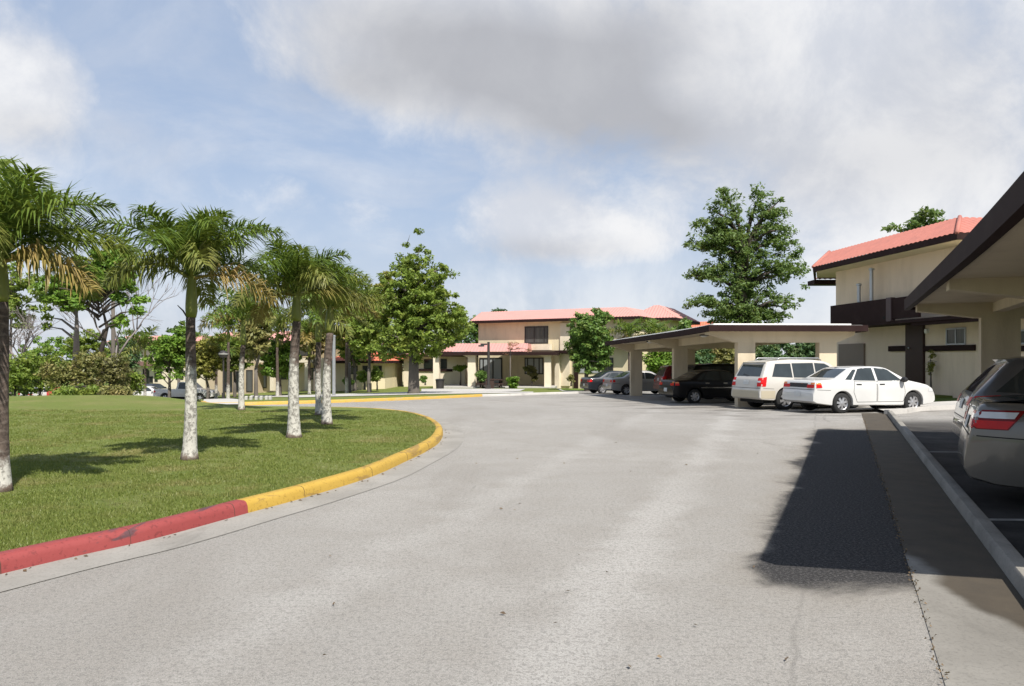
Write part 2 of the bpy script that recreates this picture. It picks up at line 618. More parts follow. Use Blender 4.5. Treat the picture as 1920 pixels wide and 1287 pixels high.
def grass_mat(name, g1, g2, dry, amt=0.5):
    m = bpy.data.materials.new(name)
    m.use_nodes = True
    t = NT(m.node_tree)
    co = t.n('ShaderNodeTexCoord').outputs['Object']
    st = t.vmath('MULTIPLY', co, (1, 1, 1))
    c = t.mix(t.ramp(t.noise(st, 28, 5, 0.75), 0.32, 0.68), g1, g2)
    c = t.mix(t.ramp(t.noise(co, 0.55, 6, 0.65), 0.42, 0.72, b=amt), c, dry)
    c = t.mix(t.ramp(t.noise(co, 3.5, 5, 0.7), 0.5, 0.78, b=amt), c, (0.13, 0.105, 0.045))
    c = t.mix(t.ramp(t.noise(co, 70, 3, 0.7), 0.2, 0.5, a=0.55, b=0.0), c, tuple(v * 0.4 for v in g1))
    b = t.n('ShaderNodeBsdfPrincipled')
    t.set(b.inputs['Base Color'], c)
    b.inputs['Roughness'].default_value = 0.9
    b.inputs['Specular IOR Level'].default_value = 0.15
    bn = t.n('ShaderNodeBump')
    bn.inputs['Strength'].default_value = 0.8
    bn.inputs['Distance'].default_value = 0.04
    t.set(bn.inputs['Height'], t.noise(co, 38, 5, 0.8))
    t.set(b.inputs['Normal'], bn.outputs[0])
    t.t.links.new(b.outputs[0], t.n('ShaderNodeOutputMaterial').inputs[0])
    return m


def kerb_mat(name, base, base2, scuff):
    """painted kerb: worn, with dark rubber scuffs along the top edge"""
    m = bpy.data.materials.new(name)
    m.use_nodes = True
    t = NT(m.node_tree)
    co = t.n('ShaderNodeTexCoord').outputs['Object']
    c = t.mix(t.noise(co, 2.5, 5), base, base2)
    c = t.mix(t.ramp(t.noise(t.vmath('MULTIPLY', co, (2.2, 0.55, 6)), 1.3, 5, 0.65, 0.3), 0.525, 0.585, b=0.9), c, scuff)
    c = t.mix(t.ramp(t.noise(co, 22, 4, 0.7), 0.55, 0.64, b=0.55), c, tuple(v * 0.5 for v in base))
    b = t.n('ShaderNodeBsdfPrincipled')
    t.set(b.inputs['Base Color'], c)
    b.inputs['Roughness'].default_value = 0.7
    bn = t.n('ShaderNodeBump')
    bn.inputs['Strength'].default_value = 0.3
    bn.inputs['Distance'].default_value = 0.01
    t.set(bn.inputs['Height'], t.noise(co, 30, 5, 0.7))
    t.set(b.inputs['Normal'], bn.outputs[0])
    t.t.links.new(b.outputs[0], t.n('ShaderNodeOutputMaterial').inputs[0])
    return m


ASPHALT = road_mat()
GUTTER = concrete_mat('gutter_concrete', (0.235, 0.222, 0.20), (0.30, 0.285, 0.26))
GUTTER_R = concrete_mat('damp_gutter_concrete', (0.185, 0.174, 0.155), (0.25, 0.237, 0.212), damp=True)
WALK = concrete_mat('path_concrete', (0.40, 0.385, 0.36), (0.48, 0.46, 0.43))
KERBC = concrete_mat('kerb_concrete', (0.19, 0.18, 0.16), (0.27, 0.255, 0.228))
LAWN = grass_mat('lawn_grass', (0.10, 0.14, 0.028), (0.175, 0.205, 0.052), (0.23, 0.205, 0.085), 0.6)
FIELD = grass_mat('field_grass', (0.085, 0.14, 0.024), (0.13, 0.18, 0.038), (0.14, 0.15, 0.05), 0.3)

# the one ground sheet, out to the horizon
g = np.concatenate([np.array([-900, -500, -300, -200, -140]), np.arange(-110, 111, 2.0), np.array([140, 200, 300, 500, 900])])
mb = MB()
ng = len(g)
for yy in g:
    for xx in g:
        mb.v.append((xx, yy, zg(xx, yy) - 0.05))
for j in range(ng - 1):
    for i in range(ng - 1):
        mb.f.append((j * ng + i, j * ng + i + 1, (j + 1) * ng + i + 1, (j + 1) * ng + i))
        mb.m.append(0)
tag(obj('ground', mb, FIELD, smooth=True), kind='structure')

# the lawn island: its kerb foot, traced on the ground
tip_px = [(107, 1054), (287, 1013), (466, 964), (582, 932), (699, 895), (761, 867), (800, 848), (823, 832), (831, 816), (826, 804), (806, 791),
          (772, 781), (735, 776), (690, 772.5), (640, 771), (560, 770), (480, 769.5)]
island = [Vector((-8.5, -2.5)), Vector((-6.0, 1.6)), Vector((-4.35, 4.6))] + [G(*p).xy for p in tip_px]
island += [Vector((-10.6, 27.0)), Vector((-13.5, 29.6)), Vector((-18, 33.0)), Vector((-26, 36)), Vector((-40, 39))]
kpath = spline(island, 0.25)
KPROF = [(0.0, -0.03), (0.012, 0.085), (0.03, 0.122), (0.055, 0.137), (0.155, 0.140), (0.17, 0.125), (0.17, 0.0)]
split = min(range(len(kpath)), key=lambda i: (kpath[i] - G(463, 965).xy).length)
end = min(range(len(kpath)), key=lambda i: (kpath[i] - Vector((-13.5, 29.6))).length)


def mound(x, y):
    return 0.30 * math.exp(-((x + 17) / 7.5) ** 2 - ((y - 30) / 4.5) ** 2)


def zl(x, y):
    return zg(x, y) + 0.125 + mound(x, y)


kroot = thing('kerb', 'painted kerb round the lawn island, red in front and yellow round the bend', 'kerb', (kpath[split].x, kpath[split].y, 0), kind='structure')
RED = kerb_mat('red_kerb_paint', (0.225, 0.036, 0.034), (0.28, 0.052, 0.048), (0.075, 0.04, 0.045))
YEL = kerb_mat('yellow_kerb_paint', (0.385, 0.235, 0.026), (0.46, 0.30, 0.055), (0.27, 0.17, 0.045))
a_ = obj('red_section', sweep(kpath[:split + 1], KPROF), RED, kroot, smooth=True, sharp=50)
a_['label'] = 'red painted stretch with dark scuffs'
a_ = obj('yellow_section', sweep(kpath[split:end], KPROF), YEL, kroot, smooth=True, sharp=50)
a_['label'] = 'yellow painted stretch round the bend'
jm = MB()
for k in range(14, end - 4, 13):
    a0, a1 = kpath[k], kpath[k].lerp(kpath[k + 1], 0.05)
    s_ = sweep([a0, a1], [(d_ - 0.002 if d_ < 0.1 else d_ + 0.002, h_ + 0.002) for d_, h_ in KPROF[:-1]])
    jm.add(s_.v, s_.f)
obj('joints', jm, M('kerb_joint_dirt', (0.06, 0.045, 0.035), 0.9, 0.3), kroot)
lawn_poly = offset(kpath, 0.15) + [Vector((-60, 42)), Vector((-60, -6)), Vector((-12, -6))]
sheet('lawn', lawn_poly, 0.0, LAWN, 0.9, zl)
gut = kpath[:end]
tag(obj('gutter', sweep(gut, [(-0.44, 0.006), (-0.2, 0.008), (0.02, 0.010)]), GUTTER, smooth=True), kind='structure')

# road and parking floor in one sheet
back_px = [(440, 761), (520, 759), (620, 756), (700, 753), (800, 749), (905, 744)]
back = [G(*p).xy for p in back_px]
west = [Vector((-13, 32.0)), Vector((-17.5, 40)), Vector((-24, 52)), Vector((-30, 74))]
road_poly = [Vector((-30, -8)), Vector((24, -8)), Vector((24, 22.6)), Vector((17.0, 24.5)), Vector((14.5, 26)), Vector((13.0, 29)), Vector((11.0, 47)), Vector((10.5, 56)),
             Vector((3.6, 58))] + [G(1085, 738.5).xy] + back[::-1] + west + [Vector((-60, 84)), Vector((-60, 36)), Vector((-40, 36)), Vector((-30, 20))]
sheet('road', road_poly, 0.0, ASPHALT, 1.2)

# back kerb: yellow to the left of the porch, bare concrete beyond
bk = spline([Vector((-13, 32.0)), Vector((-11.6, 29.2))] + back, 0.4)
bk2 = spline([back[-1], G(960, 742.5).xy, G(1030, 740).xy, G(1085, 738.5).xy, Vector((3.55, 50)), Vector((3.6, 58))], 0.4)
YEL2 = kerb_mat('far_yellow_kerb_paint', (0.46, 0.27, 0.035), (0.52, 0.335, 0.075), (0.42, 0.30, 0.12))
KP2 = [(0.0, -0.03), (0.02, 0.10), (0.05, 0.13), (0.17, 0.13), (0.19, 0.0)]
t_ = thing('kerb', 'yellow painted kerb across the road, in front of the round bushy tree', 'kerb', (bk[0].x, bk[0].y, 0), kind='structure')
obj('yellow_section', sweep(bk, KP2), YEL2, t_, smooth=True, sharp=50)
tag(obj('kerb', sweep(bk2, KP2), WALK, smooth=True, sharp=50), 'bare concrete kerb running from the porch to the grey cars', 'kerb', kind='structure')

# lawn between the back kerb and the houses, and the pale paths across it
back_lawn = [p for p in offset(bk, 0.15)] + [p for p in offset(bk2, 0.15)] + [Vector((3.6, 76)), Vector((-30, 80)), Vector((-24.0, 56)), Vector((-17.4, 42))]
BLAWN = grass_mat('back_lawn_grass', (0.11, 0.145, 0.03), (0.165, 0.19, 0.05), (0.19, 0.175, 0.07), 0.35)
sheet('lawn', back_lawn, 0.09, BLAWN, 1.4)


def gp(*px):
    return [G(x, y, 0.12).xy for x, y in px]


sheet('path', gp((470, 741.5), (560, 741), (700, 737.5), (790, 734), (905, 734.5), (1000, 734.5), (1000, 736.3), (905, 737.6), (800, 739), (700, 741.5), (560, 745), (470, 746)), 0.115, WALK, 1.2)
sheet('path', gp((385, 749), (448, 749), (452, 758), (380, 758.5)), 0.118, WALK, 1.2)
sheet('path', gp((790, 729.5), (985, 729.5), (975, 733.5), (906, 735.5), (790, 734.8)), 0.122, WALK, 1.2)

# right-hand gutter and kerb along the parking bays
q0, q1 = 0.49, 1.17
rg = [Vector((q0 + 0.434 * y, y)) for y in (-4, 23.4)] + [Vector((q1 + 0.437 * y, y)) for y in (23.4, -4)]
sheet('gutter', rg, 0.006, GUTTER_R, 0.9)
RK = [(0.0, -0.02), (-0.012, 0.10), (-0.03, 0.12), (-0.125, 0.12), (-0.145, 0.105), (-0.15, -0.02)]
rk = [Vector((q1 + 0.437 * y, y)) for y in np.arange(-4, 22.9, 0.4)]
tag(obj('kerb', sweep(rk, RK), KERBC, smooth=True, sharp=45), 'long grey concrete kerb between the damp gutter and the covered parking bays', 'kerb', kind='structure')
e0 = rk[-1]
rk2 = spline([e0 + Vector((0.1, 0.02)), e0 + Vector((0.9, 0.5)), Vector((13.4, 24.4)), Vector((17.5, 25.2))], 0.4)
tag(obj('kerb', sweep(rk2, [(0.2, -0.02), (0.19, 0.13), (0.02, 0.14), (0.0, -0.02)]), WALK, smooth=True, sharp=45), 'low pale concrete kerb at the end of the right parking bays, by the white sedan', 'kerb', kind='structure')
sheet('path', [p for p in offset(rk2, 0.15)] + [Vector((17.6, 27.4)), Vector((13.4, 27.0)), Vector((11.6, 24.6))], 0.10, WALK, 1.0)
# broken joint between road and gutter: grit and dead leaves lying in it
rng = np.random.default_rng(5)
LM = leaf_mat('dead_leaf', (0.10, 0.065, 0.035), (0.20, 0.14, 0.08), (0.06, 0.042, 0.03), 0.1)


def litter(name, spots, size, label):
    vs, fs = [], []
    for (x, y) in spots:
        a = rng.uniform(0, 6.28)
        s = size * rng.uniform(0.5, 1.3)
        z = zg(x, y) + 0.012
        for k, (r, h) in enumerate(((1, 0.0), (0.5, 0.012), (1, 0.006), (0.45, 0.0))):
            q = a + k * math.pi / 2
            vs.append((x + math.cos(q) * s * r, y + math.sin(q) * s * r, z + h))
        n = len(vs)
        fs.append((n - 4, n - 3, n - 2, n - 1))
    o = obj(name, (np.array(vs), np.array(fs), None), LM)
    return tag(o, label, 'leaves', kind='stuff')


sp = []
for i in range(600):
    y = 2.5 + 19 * rng.random() ** 1.3
    sp.append((q0 + 0.434 * y + rng.normal(0, 0.018), y))
litter('grit', sp, 0.010, 'brown grit and bits of leaf in the joint between road and right gutter')
sp = []
o_ = offset(kpath[:end], -0.05)
for i in range(110):
    k = rng.integers(10, len(o_) - 40)
    p = o_[k]
    sp.append((p.x + rng.normal(0, 0.02) + 0.01, p.y + rng.normal(0, 0.02)))
for i in range(46):
    y = rng.uniform(3.5, 15)
    sp.append((rng.uniform(-0.35, 0.3) * y + 0.3, y))
litter('fallen_leaves', sp, 0.022, 'small dead brown leaves along the painted kerb and on the road')

# parking bay lines on the right
PW = M('line_paint', (0.24, 0.235, 0.22), 0.8, 0.2, 9, dirt=(0.12, 0.115, 0.11), dscale=4, damt=0.8)
ml = MB()
for (x0, y0, x1, y1) in ((1738, 848, 1800, 848.5), (1840, 975, 2300, 981)):
    a, b = G(x0, y0), G(x1, y1)
    d = (b - a).normalized()
    nn = Vector((-d.y, d.x, 0)) * 0.05
    up = Vector((0, 0, 0.005))
    ml.add([a - nn + up, b - nn + up, b + nn + up, a + nn + up], [(0, 1, 2, 3)])
tag(obj('parking_lines', ml, PW), kind='structure')

# ------------------------------------------------------------------ buildings
CREAM = M('cream_stucco', (0.67, 0.58, 0.395), 0.9, 0.06, 1.5, bump=0.25, bscale=40, dirt=(0.44, 0.37, 0.265), dscale=0.8, damt=0.5, stretch=(1.6, 1.6, 0.35))
CREAM2 = M('pale_cream_stucco', (0.68, 0.60, 0.47), 0.9, 0.05, 1.5, bump=0.25, bscale=40, dirt=(0.44, 0.36, 0.25), dscale=0.9, damt=0.4)
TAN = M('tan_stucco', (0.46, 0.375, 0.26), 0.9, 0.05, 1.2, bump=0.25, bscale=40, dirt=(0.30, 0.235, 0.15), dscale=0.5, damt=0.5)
BROWN = M('dark_brown_paint', (0.026, 0.014, 0.013), 0.7, 0.18, 4, spec=0.08, dirt=(0.042, 0.026, 0.023), dscale=1.5, damt=0.5)
DOORB = M('brown_door_paint', (0.035, 0.016, 0.012), 0.5, 0.12, 4, stretch=(6, 6, 1))
TILE = M('pink_roof_tile', (0.42, 0.155, 0.12), 0.8, 0.22, 6.0, bump=0.3, bscale=14, dirt=(0.29, 0.125, 0.105), dscale=0.9, damt=0.5)
TILEP = M('hazed_pink_roof_tile', (0.50, 0.245, 0.215), 0.8, 0.14, 5.0, bump=0.3, bscale=14, dirt=(0.40, 0.215, 0.19), dscale=0.7, damt=0.5)  # paler tile, the far roofs' sheen and haze put into its colour
TILEO = M('orange_roof_tile', (0.56, 0.15, 0.08), 0.75, 0.10, 3.0, dirt=(0.62, 0.25, 0.17), dscale=0.6, damt=0.6)
SLABW = M('roof_membrane', (0.72, 0.71, 0.68), 0.8, 0.06, 2, dirt=(0.5, 0.48, 0.44), dscale=0.6)
GLASS = M('window_glass', (0.018, 0.020, 0.022), 0.08, 0.3, 2, spec=0.6)
BLIND = M('pale_blind_behind_glass', (0.33, 0.35, 0.36), 0.25, 0.2, 1.0, spec=0.6, stretch=(14, 14, 0.3))
CURT = M('grey_curtain_behind_glass', (0.085, 0.085, 0.08), 0.2, 0.45, 1.0, spec=0.6, stretch=(7, 7, 0.3))
ALU = M('aluminium', (0.42, 0.43, 0.44), 0.4, 0.1, 8, metal=0.7)
DARKM = M('dark_painted_metal', (0.035, 0.032, 0.03), 0.5, 0.2, 8)
WHITEP = M('white_fixture', (0.75, 0.74, 0.70), 0.5, 0.06, 4)
CREAMO = M('carport_stucco', (0.60, 0.51, 0.37), 0.9, 0.06, 1.2, bump=0.25, bscale=40, dirt=(0.38, 0.31, 0.21), dscale=0.9, damt=0.55, stretch=(1.6, 1.6, 0.4))
SHADOWB = M('dim_interior', (0.05, 0.045, 0.04), 0.9, 0.2, 1)


def roof_plane(mb, e0, e1, r1, r0, rib=0.26, h=0.035, mi=0):
    """ribbed tile slope: eave e0-e1, ridge r0-r1, ribs run up the slope and are clipped by the hips"""
    e0, e1, r1, r0 = (Vector(p) for p in (e0, e1, r1, r0))
    u = (e1 - e0).normalized()
    nrm = (e1 - e0).cross(r0 - e0)
    if nrm.length < 1e-6:
        nrm = (e1 - e0).cross(r1 - e0)
    nrm.normalize()
    if nrm.z < 0:
        nrm = -nrm
    v = nrm.cross(u).normalized()
    if v.z < 0:
        v = -v
    poly = [((p - e0).dot(u), (p - e0).dot(v)) for p in (e0, e1, r1, r0)]
    lo, hi = min(p[0] for p in poly), max(p[0] for p in poly)
    cols = []
    n = max(4, int((hi - lo) / rib * 4))
    prof = (0.0, 0.75, 1.0, 0.75)
    for i in range(n + 1):
        a = lo + (hi - lo) * min(max(i / n, 1e-5), 1 - 1e-5)
        vs = []
        for k in range(4):
            p, q = poly[k], poly[(k + 1) % 4]
            if (p[0] - a) * (q[0] - a) < 0 or (abs(q[0] - p[0]) > 1e-9 and (p[0] == a)):
                vs.append(p[1] + (q[1] - p[1]) * (a - p[0]) / (q[0] - p[0]))
        if len(vs) < 2:
            continue
        cols.append((a, min(vs), max(vs), prof[i % 4] * h))
    o = len(mb.v)
    for a, b0, b1, d in cols:
        mb.v.append(tuple(e0 + u * a + v * b0 + nrm * d))
        mb.v.append(tuple(e0 + u * a + v * b1 + nrm * d))
    for i in range(len(cols) - 1):
        mb.f.append((o + 2 * i, o + 2 * i + 2, o + 2 * i + 3, o + 2 * i + 1))
        mb.m.append(mi)


def hip_roof(root, fr, u0, u1, n0, n1, ze, rise, run, mat, fas=0.22, name='roof', gable=(), ribs=0.26):
    """hipped tile roof over a facade-frame rectangle, with its dark fascia and soffit"""
    w = fr.w
    ra = u0 + (0.02 if 'l' in gable else run)
    rb = u1 - (0.02 if 'r' in gable else run)
    nm0, nm1 = n0 + run, n1 - run
    mb = MB()
    roof_plane(mb, w(u0, n1, ze), w(u1, n1, ze), w(rb, nm1, ze + rise), w(ra, nm1, ze + rise), ribs)
    roof_plane(mb, w(u1, n1, ze), w(u1, n0, ze), w(rb, nm0, ze + rise), w(rb, nm1, ze + rise), ribs)
    roof_plane(mb, w(u0, n0, ze), w(u0, n1, ze), w(ra, nm1, ze + rise), w(ra, nm0, ze + rise), ribs)
    roof_plane(mb, w(u1, n0, ze), w(u0, n0, ze), w(ra, nm0, ze + rise), w(rb, nm0, ze + rise), ribs)
    if nm1 - nm0 > 0.05:
        mb.add([w(ra, nm0, ze + rise), w(rb, nm0, ze + rise), w(rb, nm1, ze + rise), w(ra, nm1, ze + rise)], [(0, 1, 2, 3)])
    r = obj(name, mb, mat, root)
    fb = MB()
    t = 0.1
    zb = ze - fas
    fb.fbox(fr, u0, u1, n1 - t, n1, zb, ze + 0.01)
    fb.fbox(fr, u0, u1, n0, n0 + t, zb, ze + 0.01)
    fb.fbox(fr, u0, u0 + t, n0 + t, n1 - t, zb, ze + 0.008)
    fb.fbox(fr, u1 - t, u1, n0 + t, n1 - t, zb, ze + 0.008)
    obj('fascia', fb, BROWN, root)
    sb = MB()
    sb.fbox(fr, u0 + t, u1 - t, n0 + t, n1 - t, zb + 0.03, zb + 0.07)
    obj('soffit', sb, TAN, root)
    return r


def window(root, fr, u0, u1, z0, z1, n, pane=None, frame=None, bars=(), fw=0.06, name='window', deep=0.05, label=None):
    mb = MB()
    frame = frame or DARKM
    mb.fbox(fr, u0, u1, n, n + deep, z0, z0 + fw)
    mb.fbox(fr, u0, u1, n, n + deep, z1 - fw, z1)
    mb.fbox(fr, u0, u0 + fw, n, n + deep - 0.002, z0 + fw, z1 - fw)
    mb.fbox(fr, u1 - fw, u1, n, n + deep - 0.002, z0 + fw, z1 - fw)
    for b in bars:
        ub = u0 + (u1 - u0) * b
        mb.fbox(fr, ub - fw / 2, ub + fw / 2, n, n + deep - 0.004, z0 + fw, z1 - fw)
    o = obj(name, mb, frame, root)
    if label:
        o['label'] = label
    g_ = MB()
    g_.fbox(fr, u0 + fw, u1 - fw, n, n + deep * 0.4, z0 + fw, z1 - fw)
    obj('pane', g_, pane or GLASS, o)
    return o


def pxwin(root, fr, x0, y0, x1, y1, n, **k):
    ua, za = fr.at(x0, y0, n)
    ub, zb = fr.at(x1, y1, n)
    zc = fr.at(x1, y0, n)[1]
    return window(root, fr, ua, ub, 0.5 * (zb + fr.at(x0, y1, n)[1]), 0.5 * (za + zc), n, **k)


def pxbox(mb, fr, x0, y0, x1, y1, n0, n1):
    ua, za = fr.at(x0, y0, n1)
    ub, zb = fr.at(x1, y1, n1)
    za = 0.5 * (za + fr.at(x1, y0, n1)[1])
    zb = 0.5 * (zb + fr.at(x0, y1, n1)[1])
    mb.fbox(fr, ua, ub, n0, n1, zb, za)
    return mb


# ---- two-storey townhouse on the right -------------------------------------------------
RF = Fr((17.08, 40.5), (17.19, 39.5))
rt = thing('townhouse', 'two-storey cream townhouse with pink tiled roof and dark brown balcony, behind the white sedan', 'house', (17.9, 33, 0))
WARM = M('warm_cream_stucco', (0.72, 0.585, 0.44), 0.9, 0.05, 1.5, bump=0.25, bscale=40, dirt=(0.54, 0.43, 0.315), dscale=0.8, damt=0.5, stretch=(1.6, 1.6, 0.35))
obj('wall', MB().fbox(RF, 0, 10.3, -9, 0, -0.2, 6.45).fbox(RF, 10.3, 22, -9, -0.003, -0.2, 3.2), WARM, rt)
rb_ = MB()
E0, E1, R1, R0 = (15.72, 40.1, 6.42), (16.92, 29.2, 6.42), (18.6, 31.9, 7.5), (17.44, 42.2, 7.5)
E2, R2 = (27.0, 30.3, 6.42), (26.0, 32.7, 7.5)
roof_plane(rb_, E0, E1, R1, R0, 0.3, 0.045)
roof_plane(rb_, E1, E2, R2, R1, 0.3, 0.045)
rb_.add([R0, R1, R2, (26.5, 44, 7.5)], [(0, 1, 2, 3)])
roof_plane(rb_, (17.3, 44.0, 6.42), E0, R0, (18.0, 43.4, 7.5), 0.3, 0.045)
obj('roof', rb_, TILE, rt)
# ridge and hip caps
for Ea, Ra in ((E1, R1), (E0, R0)):
    obj('hip_cap', MB().tube([Vector(Ea) + Vector((0, 0, 0.03)), Vector(Ra) + Vector((0, 0, 0.04))], 0.085, 8), TILE, rt, smooth=True)
fr2 = Fr(E0, E1)
L2 = (Vector(E1) - Vector(E0)).length
fb = MB().fbox(fr2, 0, L2, -0.12, 0.0, 6.19, 6.44)
fr3 = Fr(E1, E2)
fb.fbox(fr3, 0.0, 10.2, -0.12, -0.002, 6.19, 6.438)
fr4 = Fr((17.3, 44.0), E0)
fb.fbox(fr4, 0, (Vector(E0) - Vector((17.3, 44.0, 6.42))).length, -0.12, -0.002, 6.19, 6.436)
obj('fascia', fb, BROWN, rt)
sb = MB().prism([(15.85, 40.0, 6.22), (17.0, 29.4, 6.22), (26.5, 30.4, 6.22), (26.0, 44, 6.22), (17.4, 43.8, 6.22)], (0, 0, 0.05))
obj('soffit', sb, CREAM, rt)
# lower rear eave at the far end
fr5 = Fr((17.05, 43.3), (19.5, 43.3))
fb = MB().fbox(fr5, 0.0, 6.0, -1.0, 0.0, 5.86, 6.12)
obj('rear_fascia', fb, BROWN, rt)
rp = MB()
roof_plane(rp, fr5.w(0, 0, 6.13), fr5.w(6, 0, 6.13), fr5.w(6, -1.0, 6.45), fr5.w(0.7, -1.0, 6.45), 0.3, 0.04)
obj('rear_roof', rp, TILE, rt)
obj('rear_wall', MB().box(20.2, 27, 44.2, 45.2, -0.5, 5.9), CREAM, rt)
# balcony parapet
pb = MB()
n1 = 1.4
ua = RF.at(1557, HZ, n1)[0]
ub = RF.at(1663, HZ, n1)[0]
uc = RF.at(1721, HZ, n1)[0]
pb.fbox(RF, ua, ub, n1 - 0.14, n1, 3.30, 4.29)
pb.fbox(RF, ua, ua + 0.14, 0.004, n1 - 0.14, 3.30, 4.288)
pb.fbox(RF, ub + 0.36, uc, n1 - 0.14, n1 - 0.01, 3.36, 4.27)
par = obj('balcony_parapet', pb, BROWN, rt)
obj('balcony_post', MB().fbox(RF, ub, ub + 0.36, n1 - 0.16, n1 + 0.05, 3.28, 4.31), M('brown_post_paint', (0.065, 0.04, 0.04), 0.55, 0.15, 4), rt)
obj('drain_hole', MB().fbox(RF, ub - 0.3, ub - 0.14, n1, n1 + 0.004, 3.40, 3.52), M('hole_black', (0.004, 0.004, 0.004), 0.9, 0.1), par)
obj('balcony_slab', MB().fbox(RF, ua + 0.02, uc + 6, 0.004, n1 - 0.02, 3.16, 3.3), BROWN, rt)
ue = RF.at(1812, HZ, n1)[0]
obj('beam', MB().fbox(RF, uc - 0.6, ue + 5, n1 - 0.3, n1 - 0.1, 3.02, 3.158), BROWN, rt)
# trim band, door, lamp, windows on the ground floor
bd = MB()
pxbox(bd, RF, 1665, 649, 1697, 659, 0.0, 0.09)
pxbox(bd, RF, 1730.5, 648, 1826, 658.5, 0.0, 0.09)
pxbox(bd, RF, 1868, 648, 1990, 659, 0.0, 0.09)
obj('trim_band', bd, BROWN, rt)
dr = obj('door', pxbox(MB(), RF, 1697.3, 604, 1730, 742, 0.0, 0.12), DOORB, rt)
hu, hz_ = RF.at(1704, 653, 0.14)
obj('handle', MB().lathe([(0.0, -0.05), (0.035, -0.04), (0.04, 0), (0.0, 0.02)], RF.w(hu, 0.16, hz_), 10, 'y'), ALU, dr, smooth=True)
lu, lz = RF.at(1738.5, 621, 0.05)
lm = MB().fbox(RF, lu - 0.07, lu + 0.07, 0.0, 0.04, lz - 0.1, lz + 0.1).lathe([(0.0, -0.12), (0.06, -0.1), (0.085, 0.0), (0.07, 0.08), (0.0, 0.1)], RF.w(lu, 0.10, lz), 10)
obj('wall_lamp', lm, WHITEP, rt, smooth=True, sharp=40)
pxwin(rt, RF, 1775, 615, 1812, 647, 0.0, pane=CURT, frame=ALU, bars=(0.5,))
pxwin(rt, RF, 1893, 618, 1960, 646, 0.0, pane=CURT, frame=ALU, bars=(0.5,))
up = MB()
pxbox(up, RF, 1572, 645, 1619, 716, 0.0, 0.10)
obj('shaded_panel', up, M('grey_brown_shade', (0.24, 0.19, 0.15), 0.8, 0.06), rt)  # grey-brown wall panel, the carport's shade put into its colour
vp = MB()
for px, y0, y1 in ((1634, 506, 575), (1610.5, 535, 575)):
    u_, z1_ = RF.at(px, y0, 0.5)
    vp = MB()
    a_ = RF.w(u_, 0.5, 3.3)
    vp.tube([a_, (a_.x, a_.y, z1_)], 0.085, 10)
    vp.lathe([(0.0, z1_ + 0.1), (0.13, z1_ + 0.06), (0.13, z1_ - 0.02), (0.09, z1_ - 0.03)], (a_.x, a_.y, 0), 10)
    obj('vent_pipe', vp, ALU, rt, smooth=True, sharp=40)

# ---- carports ---------------------------------------------------------------------------


